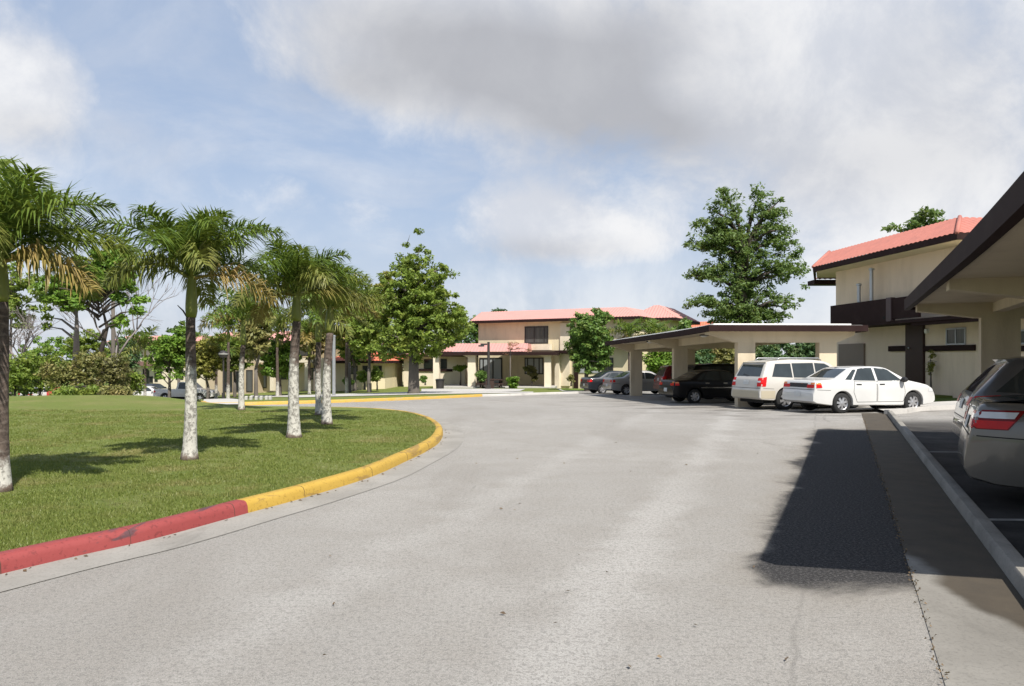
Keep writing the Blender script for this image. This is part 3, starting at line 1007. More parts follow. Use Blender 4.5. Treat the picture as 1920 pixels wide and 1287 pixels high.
def carport(label, c0, along, length, across, width, zr, drop, frames, pier_w, zbeam, loc, fas=0.2, lamps=(), curl=0.0, curl_len=5.0):
    """flat slab roof on cross frames of two wall piers each; s runs along the eave, c across"""
    root = thing('carport', label, 'carport', loc)
    a = Vector((along[0], along[1], 0)).normalized()
    c = Vector((across[0], across[1], 0)).normalized()
    O = Vector((c0[0], c0[1], 0))

    def w(s, k, z):
        p = O + a * s + c * k
        return Vector((p.x, p.y, z - drop * s + curl * max(0.0, (curl_len - s) / curl_len) ** 2))
    ns = 14
    cuts = [length * i / ns for i in range(ns + 1)]
    mb = MB()
    def lay(mb, s0, s1, k0, k1, za, zb):
        ss_ = [s0] + [q for q in cuts if s0 + 0.05 < q < s1 - 0.05] + [s1]
        o = len(mb.v)
        for q in ss_:
            mb.v += [tuple(w(q, k0, za)), tuple(w(q, k1, za)), tuple(w(q, k1, zb)), tuple(w(q, k0, zb))]
        for i in range(len(ss_) - 1):
            for j in range(4):
                mb.f.append((o + 4 * i + j, o + 4 * i + (j + 1) % 4, o + 4 * i + 4 + (j + 1) % 4, o + 4 * i + 4 + j))
                mb.m.append(0)
        e = o + 4 * (len(ss_) - 1)
        mb.f += [(o + 3, o + 2, o + 1, o), (e, e + 1, e + 2, e + 3)]
        mb.m += [0, 0]
    lay(mb, 0.1, length - 0.1, 0.1, width - 0.1, zr - 0.14, zr - 0.02)
    obj('roof_slab', mb, CREAMO, root)
    mb = MB()
    t = 0.1
    for (s0, s1, k0, k1) in ((0, length, 0, t), (0, length, width - t, width), (0, t, t, width - t), (length - t, length, t, width - t)):
        lay(mb, s0, s1, k0, k1, zr - fas, zr + 0.02)
    obj('fascia', mb, BROWN, root)
    # raised pale roofing: its low pitch shows above the fascia along the eave
    mb = MB()
    lay(mb, 0.14, length - 0.14, 0.14, width - 0.14, zr - 0.015, zr + 0.035)
    lay(mb, 0.5, length - 0.5, 0.35, width - 0.35, zr + 0.036, zr + 0.11)
    obj('roofing', mb, SLABW, root)
    for s in frames:
        fr_ = MB()
        # beam: full depth between the piers, tapering to the eaves
        zt = zr - 0.14
        k1, k2 = 1.26, 1.26 + pier_w
        k4 = width - 0.85
        k3 = k4 - pier_w
        prof = [(0.16, zt), (0.16, zt - 0.14), (0.34, zt - 0.16), (k1 - 0.1, zbeam), (k4, zbeam), (width - 0.2, zt - 0.16), (width - 0.16, zt)]
        fr_.prism([w(s, k, z) for k, z in prof], a * 0.34)
        fo = obj('cross_beam', fr_, CREAMO, root)
        for ka, kb in ((k1, k2), (k3, k4)):
            pb_ = MB()
            p = w(s, ka, 0)
            zb0 = zg(p.x, p.y) - 0.1 + drop * s
            sa = s + 0.02
            pb_.hexa([w(sa, ka, zb0), w(sa, kb, zb0), w(sa + 0.3, kb, zb0), w(sa + 0.3, ka, zb0),
                      w(sa, ka, zbeam + 0.01), w(sa, kb, zbeam + 0.01), w(sa + 0.3, kb, zbeam + 0.01), w(sa + 0.3, ka, zbeam + 0.01)])
            obj('pier', pb_, CREAMO, root)
    # long edge beams joining the frames, one at each pier line, butted between the cross beams
    lb = MB()
    st = list(frames)
    for s0, s1 in zip(st[:-1], st[1:]):
        for k in (1.45, width - 1.25):
            lb.hexa([w(s0 + 0.34, k, zbeam + 0.1), w(s0 + 0.34, k + 0.2, zbeam + 0.1), w(s1, k + 0.2, zbeam + 0.1), w(s1, k, zbeam + 0.1),
                     w(s0 + 0.34, k, zr - 0.142), w(s0 + 0.34, k + 0.2, zr - 0.142), w(s1, k + 0.2, zr - 0.142), w(s1, k, zr - 0.142)])
    obj('edge_beam', lb, CREAMO, root)
    for s, k in lamps:
        p = w(s, k, zr - 0.14)
        lp = obj('ceiling_lamp', MB().lathe([(0.02, 0.0), (0.19, 0.0), (0.19, -0.04), (0.17, -0.05), (0.0, -0.05)], p, 16), DARKM, root, smooth=True, sharp=40)
        obj('lens', MB().lathe([(0.15, -0.05), (0.13, -0.08), (0.07, -0.105), (0.0, -0.11)], p, 16), WHITEP, lp, smooth=True)
    return root


carport('nearest cream carport with brown edged flat roof, over the silver cars at the right', (1.21 + 0.434 * 4.05, 4.05), (0.434, 1), 12.75, (1, -0.27), 6.2, 2.815, 0.0,
        (0.9, 6.75, 11.75), 0.66, 2.40, (9, 14, 0), lamps=((10.3, 1.9), (5.0, 1.9)), curl=0.08, curl_len=5.0)
carport('far cream carport with brown edged flat roof, sheltering the black sedan', (6.92, 27.0), (-0.095, 1), 17.0, (1, 0.05), 5.75, 2.76, 0.0085,
        (0.55, 8.1, 16.0), 0.64, 2.19, (8, 28, zg(8, 28)), lamps=((3.2, 0.95), (11.0, 0.95)), curl=0.05, curl_len=4.0)
# pale roof vents on the far carport's slab
fc = [o for o in bpy.data.objects if o.name.startswith('carport')][1]
obj('roof_upstand', MB().box(11.55, 12.0, 29.3, 29.75, 2.70, 2.95), SLABW, fc)

# ---- the house in the middle -------------------------------------------------------------
HF = Fr((-3.2, 69.0), (9.47, 62.0))
hz0 = -0.95
ht = thing('townhouse', 'two-storey cream house with long pink roof and entrance porch, beyond the road', 'house', (3, 66, -0.76))
u_l, _ = HF.at(897)
u_r, _ = HF.at(1192)
obj('wall', MB().fbox(HF, u_l, u_r, -9, 0, hz0, 4.9), CREAM, ht)
hip_roof(ht, HF, u_l - 0.5, u_r + 0.6, -9.6, 0.7, 5.05, 0.9, 2.0, TILEP, 0.22, gable=('l',))
pil = MB()
pxbox(pil, HF, 1040, 663, 1048, 730, 0.0, 0.5)
obj('pilaster', pil, CREAM2, ht)
pnl = MB()
pxbox(pnl, HF, 1048.5, 664, 1068, 724, 0.0, 0.12)
pxbox(pnl, HF, 1050, 606, 1068, 657, 0.0, 0.12)
obj('wall_panel', pnl, CREAM2, ht)
pxwin(ht, HF, 984, 612, 1028, 645, 0.0, pane=CURT, bars=(0.42, 0.84), fw=0.12, label='dark upper window with grey curtains')
plb = MB()
pxbox(plb, HF, 984, 645.5, 1030, 657, 0.05, 0.55)
obj('window_planter', plb, CREAM2, ht)
ldg = MB()
pxbox(ldg, HF, 985, 657.5, 1069, 662.5, 0.0, 0.9)
obj('ledge', ldg, BROWN, ht)
pxwin(ht, HF, 899, 671, 942, 726, 0.0, pane=BLIND, bars=(0.18, 0.6), fw=0.12, name='sliding_door')
pxwin(ht, HF, 984, 671, 1019, 702, 0.0, pane=BLIND, bars=(0.16, 0.5, 0.78), fw=0.09)
dl = MB()
pxbox(dl, HF, 1076, 670, 1083, 728, 0.0, 0.15)
obj('door_jamb', dl, BROWN, ht)
pxwin(ht, HF, 1085, 671, 1126, 700, 0.0, pane=BLIND, bars=(0.3, 0.6), frame=ALU, fw=0.07)
pxwin(ht, HF, 1129, 671, 1150, 696, 0.0, bars=(0.5,), fw=0.08)
pxwin(ht, HF, 1064, 617, 1078, 650, 0.0, fw=0.07)
pl2 = MB()
pxbox(pl2, HF, 1130, 642, 1185, 650, 0.0, 0.8)
obj('balcony_edge', pl2, BROWN, ht)
# entrance porch: three pillars, flat canopy with a tiled skirt
PF = Fr((-6.5, 62.2), (4.4, 60.9))
u0p, zt_p = PF.at(823, 663)
u1p, _ = PF.at(1040, 660)
can = MB().fbox(PF, u0p, u1p, -5.5, -0.15, 1.98, 2.25)
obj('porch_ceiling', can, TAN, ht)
pf_ = MB()
pf_.fbox(PF, u0p - 0.15, u1p + 0.2, -0.14, 0.0, 1.97, 2.24)
pf_.fbox(PF, u0p - 0.15, u0p - 0.002, -5.5, -0.14, 1.97, 2.238)
pf_.fbox(PF, u1p + 0.002, u1p + 0.2, -5.5, -0.14, 1.97, 2.238)
obj('porch_fascia', pf_, BROWN, ht)
ue_, _ = PF.at(988)
rp = MB()
roof_plane(rp, PF.w(u0p - 0.15, 0, 2.25), PF.w(ue_, 0, 2.25), PF.w(ue_ - 0.1, -2.2, 2.95), PF.w(u0p + 0.9, -2.2, 2.95), 0.26, 0.03)
roof_plane(rp, PF.w(u0p - 0.15, -5.5, 2.25), PF.w(u0p - 0.15, 0, 2.25), PF.w(u0p + 0.9, -2.2, 2.95), PF.w(u0p + 0.9, -5.5, 2.95), 0.26, 0.03)
rp.add([PF.w(u0p + 0.9, -2.2, 2.95), PF.w(ue_ - 0.1, -2.2, 2.95), PF.w(ue_ - 0.1, -5.5, 2.95), PF.w(u0p + 0.9, -5.5, 2.95)], [(0, 1, 2, 3)])
rp.add([PF.w(ue_, 0, 2.25), PF.w(ue_, -5.5, 2.25), PF.w(ue_ - 0.1, -5.5, 2.95), PF.w(ue_ - 0.1, -2.2, 2.95)], [(0, 1, 2, 3)])
obj('porch_roof', rp, TILEP, ht)
for x0, x1 in ((812, 823), (877, 891.5), (1020.5, 1033)):
    pm = MB()
    ua, _ = PF.at(x0, HZ, -0.4)
    ub, _ = PF.at(x1, HZ, -0.4)
    pm.fbox(PF, ua, ub, -1.0, -0.4, -0.95, 1.98)
    # little bracket under the canopy
    pm.prism([PF.w(ua - 0.45, -0.9, 1.978), PF.w(ua, -0.9, 1.978), PF.w(ua, -0.9, 1.78)], PF.n.to_3d() * 0.4)
    obj('pillar', pm, CREAM2, ht)
obj('porch_floor', MB().fbox(PF, u0p, u1p, -5.5, 0.1, -1.0, -0.56), WALK, ht)

# low wing on the left, behind the bushy tree
WF = Fr((-9.9, 70.0), (-4.0, 68.4))
wt = thing('house', 'low cream wing with two dark windows and brown band, behind the bushy tree trunk', 'house', (-7, 69, -0.9))
uw0, _ = WF.at(757)
uw1, _ = WF.at(872)
obj('wall', MB().fbox(WF, uw0, uw1, -7, 0, -1.0, 1.95), CREAM2, wt)
hip_roof(wt, WF, uw0 - 1.0, uw1 + 0.5, -7.6, 0.8, 2.1, 0.2, 2.6, TILEP, 0.22)
pxwin(wt, WF, 795, 674, 813, 692, 0.0, fw=0.07)
pxwin(wt, WF, 820, 673, 838, 692, 0.0, fw=0.07)
bb = MB()
pxbox(bb, WF, 785, 692.3, 848, 697, 0.0, 0.1)
obj('trim_band', bb, BROWN, wt)

# second block on the right of the middle house, with its own hips
BF = Fr((9.3, 66.5), (15.5, 63.5))
bt = thing('townhouse', 'cream two-storey block with pink hipped roof and recessed balcony, above the far carport roof', 'house', (12, 66, -0.8))
ub0, _ = BF.at(1186)
ub1, _ = BF.at(1256)
obj('wall', MB().fbox(BF, ub0, ub1, -8, 0, hz0, 4.95), CREAM, bt)
hip_roof(bt, BF, ub0 - 0.4, ub1 + 0.7, -8.6, 0.8, 5.1, 1.2, 2.0, TILEP, 0.22)
pxwin(bt, BF, 1193, 610, 1226, 652, 0.0, bars=(0.5,), fw=0.12, pane=CURT)

ot = thing('house', 'distant cream house with small orange tiled roof, right of the middle house', 'house', (20.5, 82, -0.6))
OF = Fr((19.6, 83), (21.9, 82))
obj('wall', MB().fbox(OF, 0, 2.6, -6, 0, -1.0, 4.75), CREAM, ot)
hip_roof(ot, OF, -0.6, 3.2, -6.5, 0.6, 4.9, 0.8, 0.9, TILEO, 0.2)

# porch house with orange roof left of the bushy tree
LF = Fr((-15.6, 66.5), (-8.6, 66.0))
lt = thing('house', 'low tan house with orange tiled roof and small dark windows, behind the grey post', 'house', (-12, 66, -1.0))
ul0, _ = LF.at(627)
ul1, _ = LF.at(722)
obj('wall', MB().fbox(LF, ul0, ul1, -7, 0, -1.6, 1.35), CREAM, lt)
hip_roof(lt, LF, ul0 - 0.6, ul1 + 0.5, -7.6, 0.9, 1.52, 0.75, 1.9, TILEO, 0.22)
pxwin(lt, LF, 653, 686, 671, 702, 0.0, fw=0.07)
pxwin(lt, LF, 680, 686, 692, 700, 0.0, fw=0.07)
pxwin(lt, LF, 700, 686, 716, 700, 0.0, fw=0.07)

# long terrace behind the palms
TF = Fr((-26.5, 78.0), (-14.2, 73.0))
tt = thing('terrace', 'long two-storey cream terrace with pink roof, half hidden behind the palms', 'house', (-20, 75, -1.6))
ut0, _ = TF.at(470)
ut1, _ = TF.at(690)
obj('wall', MB().fbox(TF, ut0, ut1, -8, 0, -2.6, 3.3), CREAM, tt)
hip_roof(tt, TF, ut0 - 0.6, ut1 + 0.6, -8.6, 0.9, 3.45, 1.05, 2.2, TILEP, 0.22)
for (x0, y0, x1, y1, pn) in ((425 + 60, 690, 500, 728, BLIND), (515, 688, 538, 712, GLASS), (548, 688, 560, 728, CURT), (580, 690, 596, 712, GLASS), (605, 690, 620, 727, GLASS),
                             (500, 652, 520, 668, GLASS), (560, 652, 585, 668, CURT), (640, 652, 660, 668, GLASS)):
    pxwin(tt, TF, x0, y0, x1, y1, 0.0, pane=pn, fw=0.09)
cm = MB()
pxbox(cm, TF, 480, 672, 690, 680, 0.0, 1.6)
obj('awning', cm, CREAM2, tt)
for x in (506, 541, 571, 600):
    c_ = MB()
    pxbox(c_, TF, x, 680, x + 7, 733, 1.2, 1.58)
    obj('column', c_, CREAM2, tt)

# block left of that, with open ground-floor bays
SF = Fr((-33.5, 79.0), (-26.8, 76.6))
st_ = thing('terrace', 'tan block with dark doorways and pink roof, behind the white pickup', 'house', (-29, 78, -1.9))
us0, _ = SF.at(385)
us1, _ = SF.at(478)
obj('wall', MB().fbox(SF, us0, us1, -7, 0, -3.0, 3.2), TAN, st_)
hip_roof(st_, SF, us0 - 0.6, us1 + 0.5, -7.6, 0.8, 3.35, 1.05, 2.0, TILEP, 0.22)
for (x0, y0, x1, y1, pn) in ((420, 692, 436, 735, GLASS), (442, 696, 450, 735, GLASS), (462, 694, 474, 735, CURT), (396, 688, 408, 705, GLASS), (430, 650, 446, 664, GLASS)):
    pxwin(st_, SF, x0, y0, x1, y1, 0.0, pane=pn, fw=0.08)

# far-left block with balconies
KF = Fr((-48.5, 92.0), (-36.0, 88.0))
kt = thing('terrace', 'far cream block with pink roof, small windows and balcony, seen between the left trees', 'house', (-42, 90, -2.2))
uk0, _ = KF.at(205)
uk1, _ = KF.at(375)
obj('wall', MB().fbox(KF, uk0, uk1, -8, 0, -3.2, 3.4), CREAM2, kt)
hip_roof(kt, KF, uk0 - 0.7, uk1 + 0.7, -8.6, 0.9, 3.55, 0.9, 2.2, TILEP, 0.22)
for (x0, y0, x1, y1, pn) in ((248, 660, 262, 674, GLASS), (268, 692, 280, 735, GLASS), (297, 694, 303, 703, GLASS), (280, 706, 287, 718, GLASS), (290, 700, 296, 716, GLASS), (228, 700, 242, 720, CURT),
                             (330, 690, 344, 712, GLASS), (350, 655, 364, 668, GLASS)):
    pxwin(kt, KF, x0, y0, x1, y1, 0.0, pane=pn, fw=0.09)
bp = MB()
pxbox(bp, KF, 222, 678, 300, 686, 0.0, 0.9)
obj('balcony', bp, M('mauve_balcony', (0.20, 0.11, 0.10), 0.8, 0.1), kt)

# ------------------------------------------------------------------ vehicles
TYRE = M('tyre_rubber', (0.018, 0.018, 0.018), 0.85, 0.2, 20)
RIM = M('alloy_rim', (0.55, 0.55, 0.56), 0.32, 0.1, 10, metal=0.75)
HUBD = M('dark_wheel_recess', (0.02, 0.02, 0.02), 0.8, 0.2)
CGLASS = M('car_glass', (0.03, 0.037, 0.038), 0.04, 0.5, 2.5, spec=0.65)
BLACKP = M('black_plastic', (0.02, 0.02, 0.021), 0.5, 0.2, 20)
GAP = M('panel_gap', (0.012, 0.012, 0.012), 0.9, 0.1)
REDL = M('red_lens', (0.55, 0.008, 0.008), 0.25, 0.25, 12, spec=0.25, coat=0.1)
REDD = M('dark_red_lens', (0.17, 0.004, 0.004), 0.25, 0.25, 12, spec=0.25, coat=0.1)
AMB = M('amber_lens', (0.62, 0.17, 0.015), 0.12, 0.2, 12, spec=0.7, coat=0.6)
CLEARL = M('clear_lens', (0.62, 0.63, 0.63), 0.1, 0.15, 12, spec=0.8, coat=0.6)
CHROME = M('chrome', (0.62, 0.62, 0.63), 0.14, 0.1, 8, metal=0.95)
PLATE = M('plate_paint', (0.55, 0.56, 0.55), 0.5, 0.2, 14)


def paint(name, base, metal=0.0, rough=0.32):
    return M(name, base, rough, 0.04, 2.0, metal=metal, coat=0.8, spec=0.5, dirt=tuple(c * 0.85 for c in base), dscale=0.9, damt=0.4)


WHITE = paint('white_paint', (0.60, 0.595, 0.575))
PEARL = paint('warm_white_paint', (0.50, 0.475, 0.43))
SILVER = paint('silver_paint', (0.14, 0.132, 0.118), 0.4)
GUNM = paint('dark_silver_paint', (0.115, 0.115, 0.12), 0.4)
GREY = paint('grey_silver_paint', (0.30, 0.29, 0.28), 0.4)
CHAR = paint('charcoal_blue_paint', (0.018, 0.021, 0.027), 0.3)
BLACK = M('black_paint', (0.006, 0.006, 0.007), 0.3, 0.04, 2.0, coat=0.15, spec=0.25)
DRED = paint('dark_red_paint', (0.14, 0.008, 0.012))
REDP = paint('red_paint', (0.36, 0.03, 0.025))


def interp(pts, x):
    return float(np.interp(x, [p[0] for p in pts], [p[1] for p in pts]))


def wheel(root, x, y, R, side, spokes):
    """side = +1: outer face towards +y"""
    w = 0.2
    tb = MB().lathe([(R * 0.62, -w / 2), (R * 0.9, -w / 2), (R * 0.985, -w * 0.38), (R, -w * 0.2), (R, w * 0.2), (R * 0.985, w * 0.38), (R * 0.9, w / 2), (R * 0.66, w / 2), (R * 0.62, w * 0.3)],
                    (x, y, R), 30, 'y')
    wl = thing('wheel', None, None, (x, y, R))
    wl.parent = root
    obj('tyre', tb, TYRE, wl, smooth=True, sharp=50)
    rb = MB()
    f = side
    rb.lathe([(R * 0.66, f * w * 0.46), (R * 0.62, f * w * 0.44), (R * 0.56, f * w * 0.30), (R * 0.55, -f * w * 0.2)], (x, y, R), 30, 'y')
    rb.lathe([(R * 0.56, f * w * 0.12), (0.0, f * w * 0.12)], (x, y, R), 24, 'y', 1)
    rb.lathe([(0.0, f * w * 0.5), (R * 0.12, f * w * 0.49), (R * 0.16, f * w * 0.42), (R * 0.17, f * w * 0.12)], (x, y, R), 16, 'y')
    for k in range(spokes):
        q = 2 * math.pi * k / spokes + 0.3
        d = Vector((math.cos(q), 0, math.sin(q)))
        s = Vector((-math.sin(q), 0, math.cos(q)))
        c = Vector((x, y, R))
        y0, y1 = f * w * 0.16, f * w * 0.44
        a0, a1 = R * 0.12, R * 0.60
        h0, h1 = R * 0.10, R * 0.135
        rb.hexa([c + d * a0 - s * h0 + Vector((0, y0, 0)), c + d * a1 - s * h1 + Vector((0, y0, 0)), c + d * a1 + s * h1 + Vector((0, y0, 0)), c + d * a0 + s * h0 + Vector((0, y0, 0)),
                 c + d * a0 - s * h0 + Vector((0, y1, 0)), c + d * a1 - s * h1 * 0.8 + Vector((0, y1 * 0.9, 0)), c + d * a1 + s * h1 * 0.8 + Vector((0, y1 * 0.9, 0)), c + d * a0 + s * h0 + Vector((0, y1, 0))])
    obj('rim', rb, [RIM, HUBD], wl, smooth=True, sharp=40)


class Body:
    """car body shell: x from tail (0) to nose (L), built from cross sections"""
    def __init__(s, sp):
        s.sp = sp
        L = sp['L']
        xs = set([0, 0.006, 0.014, 0.025, 0.04, 0.055, 0.07, 0.09, 0.11, 0.135, 0.16, 0.2])
        xs |= {L - x for x in list(xs)}
        xs |= set(np.linspace(0, L, int(L / 0.07)).round(4))
        for wx in sp['wheels']:
            r = sp['R'] * 1.17
            xs |= {round(wx + r * math.sin(a), 4) for a in np.linspace(-1.57, 1.57, 23)}
        s.xs = sorted(x for x in xs if 0 <= x <= L)
        dense = np.linspace(0, L, 900)
        top = np.interp(dense, [p[0] for p in sp['top']], [p[1] for p in sp['top']])
        k = sp.get('smooth', 15)
        ker = np.hanning(k + 2)[1:-1]
        ker /= ker.sum()
        pad = np.concatenate([np.full(k, top[0]), top, np.full(k, top[-1])])
        sm = np.convolve(pad, ker, 'same')[k:-k]
        edge = np.clip(np.minimum(dense, L - dense) / 0.12, 0, 1)
        s.topd = (dense, top * (1 - edge) + sm * edge)

    def top(s, x):
        return float(np.interp(x, *s.topd))

    def low(s, x):
        sp = s.sp
        z = interp(sp['low'], x)
        for wx in sp['wheels']:
            r = sp['R'] * 1.17
            if abs(x - wx) < r:
                z = max(z, sp['R'] + math.sqrt(max(0, r * r - (x - wx) ** 2)) * 1.0)
        return z

    def w0(s, x):
        sp = s.sp
        L = sp['L']
        t = max(0, 1 - x / 0.55)
        u = max(0, 1 - (L - x) / 0.75)
        return sp['W'] * (1 - sp.get('rt', 0.13) * t ** 2.4 - sp.get('ft', 0.2) * u ** 2.2)

    def width(s, x, z):
        sp = s.sp
        w = s.w0(x)
        belt = sp['belt']
        zz = min(z, belt)
        k = (zz - 0.58) / 0.5
        wl = w * (1 - 0.045 * k * k)
        if 0.60 < z < belt:
            wl += 0.006 * math.sin((z - 0.6) / (belt - 0.6) * math.pi)
        if z > belt:
            t = (z - belt) / (sp['roof'] - belt)
            wl = wl * (1 - t) + sp['Wr'] * (0.96 if x < 0.3 else 1.0) * t - 0.0 * t
        return wl

    def ring(s, x):
        zt, zl = s.top(x), s.low(x)
        zl = min(zl, zt - 0.06)
        r = min(0.09, (zt - zl) * 0.35)
        pts = [(0.0, zl), (s.width(x, zl) * 0.8, zl), (s.width(x, zl) - 0.025, zl)]
        zs = np.linspace(zl + 0.02, zt - r, 11)
        pts += [(s.width(x, z), z) for z in zs]
        wt = s.width(x, zt - r)
        slope = (s.width(x, zt - r - 0.02) - wt) / 0.02
        for q in (0.25, 0.5, 0.75, 1.0):
            a = q * math.pi / 2
            pts.append((wt - slope * r * math.sin(a) * 0.5 - r * 1.1 * (1 - math.cos(a)), zt - r + r * math.sin(a) * 0.86))
        wl, zl2 = pts[-1]
        crown = zt
        for q in (0.7, 0.4, 0.0):
            pts.append((wl * q, zl2 + (crown - zl2) * (1 - q * q)))
        return pts

    def mesh(s):
        rings = [s.ring(x) for x in s.xs]
        n = len(rings[0])
        mb = MB()
        for x, rg_ in zip(s.xs, rings):
            for y, z in rg_:
                mb.v.append((x, -y, z))
            for y, z in rg_[1:-1][::-1]:
                mb.v.append((x, y, z))
        m = 2 * n - 2
        for i in range(len(rings) - 1):
            for k in range(m):
                mb.f.append((i * m + k, i * m + (k + 1) % m, (i + 1) * m + (k + 1) % m, (i + 1) * m + k))
                mb.m.append(0)
        mb.f += [tuple(range(m)), tuple(range((len(rings) - 1) * m, len(rings) * m))]
        mb.m += [0, 0]
        return mb


def densify(poly, step):
    out = []
    for i in range(len(poly)):
        a, b = np.array(poly[i], float), np.array(poly[(i + 1) % len(poly)], float)
        n = max(1, int(np.linalg.norm(b - a) / step))
        out += [tuple(a + (b - a) * k / n) for k in range(n)]
    return out


def patch(mb, bvh, poly, axis, off=0.004, step=0.06, mi=0):
    """a 2-D outline laid onto the body: axis 'l'/'r' looks at a flank (x,z), 'b' at the tail (y,z), 'f' at the nose (y,z), 't' down (x,y)"""
    loop = densify(poly, step)
    vs = [Vector(p) for p in loop]
    n = len(vs)
    x0, x1 = min(p[0] for p in loop), max(p[0] for p in loop)
    y0, y1 = min(p[1] for p in loop), max(p[1] for p in loop)
    for i in range(int((x1 - x0) / step) + 1):
        for j in range(int((y1 - y0) / step) + 1):
            q = (x0 + (i + 0.43) * step, y0 + (j + 0.57) * step)
            if inside(q, loop):
                vs.append(Vector(q))
    r = delaunay_2d_cdt(vs, [(i, (i + 1) % n) for i in range(n)], [], 1, 1e-4)
    D = {'l': Vector((0, -1, 0)), 'r': Vector((0, 1, 0)), 'b': Vector((1, 0, 0)), 'f': Vector((-1, 0, 0)), 't': Vector((0, 0, -1))}[axis]
    pts = []
    last = None
    for p in r[0]:
        if axis in 'lr':
            o = Vector((p.x, 0, p.y)) - D * 5
        elif axis in 'bf':
            o = Vector((2, p.x, p.y)) - D * 8
        else:
            o = Vector((p.x, p.y, 5))
        hit = bvh.ray_cast(o, D)
        if hit[0] is None:
            pts.append(None)
            continue
        nn = hit[1] if hit[1].dot(D) < 0 else -hit[1]
        last = hit
        pts.append(hit[0] + nn * off)
    ok = [f for f in r[2] if all(pts[i] is not None for i in f)]
    mb.add([p or (0, 0, 0) for p in pts], ok, mi)


def ribbon(mb, bvh, pts, axis, w=0.006, off=0.002, mi=0):
    """thin line along a 2-D polyline on the body"""
    p = [Vector(q) for q in pts]
    for a, b in zip(p[:-1], p[1:]):
        d = (b - a).normalized()
        nn = Vector((-d.y, d.x)) * w
        patch(mb, bvh, [a - nn, b - nn, b + nn, a + nn], axis, off, 0.08, mi)


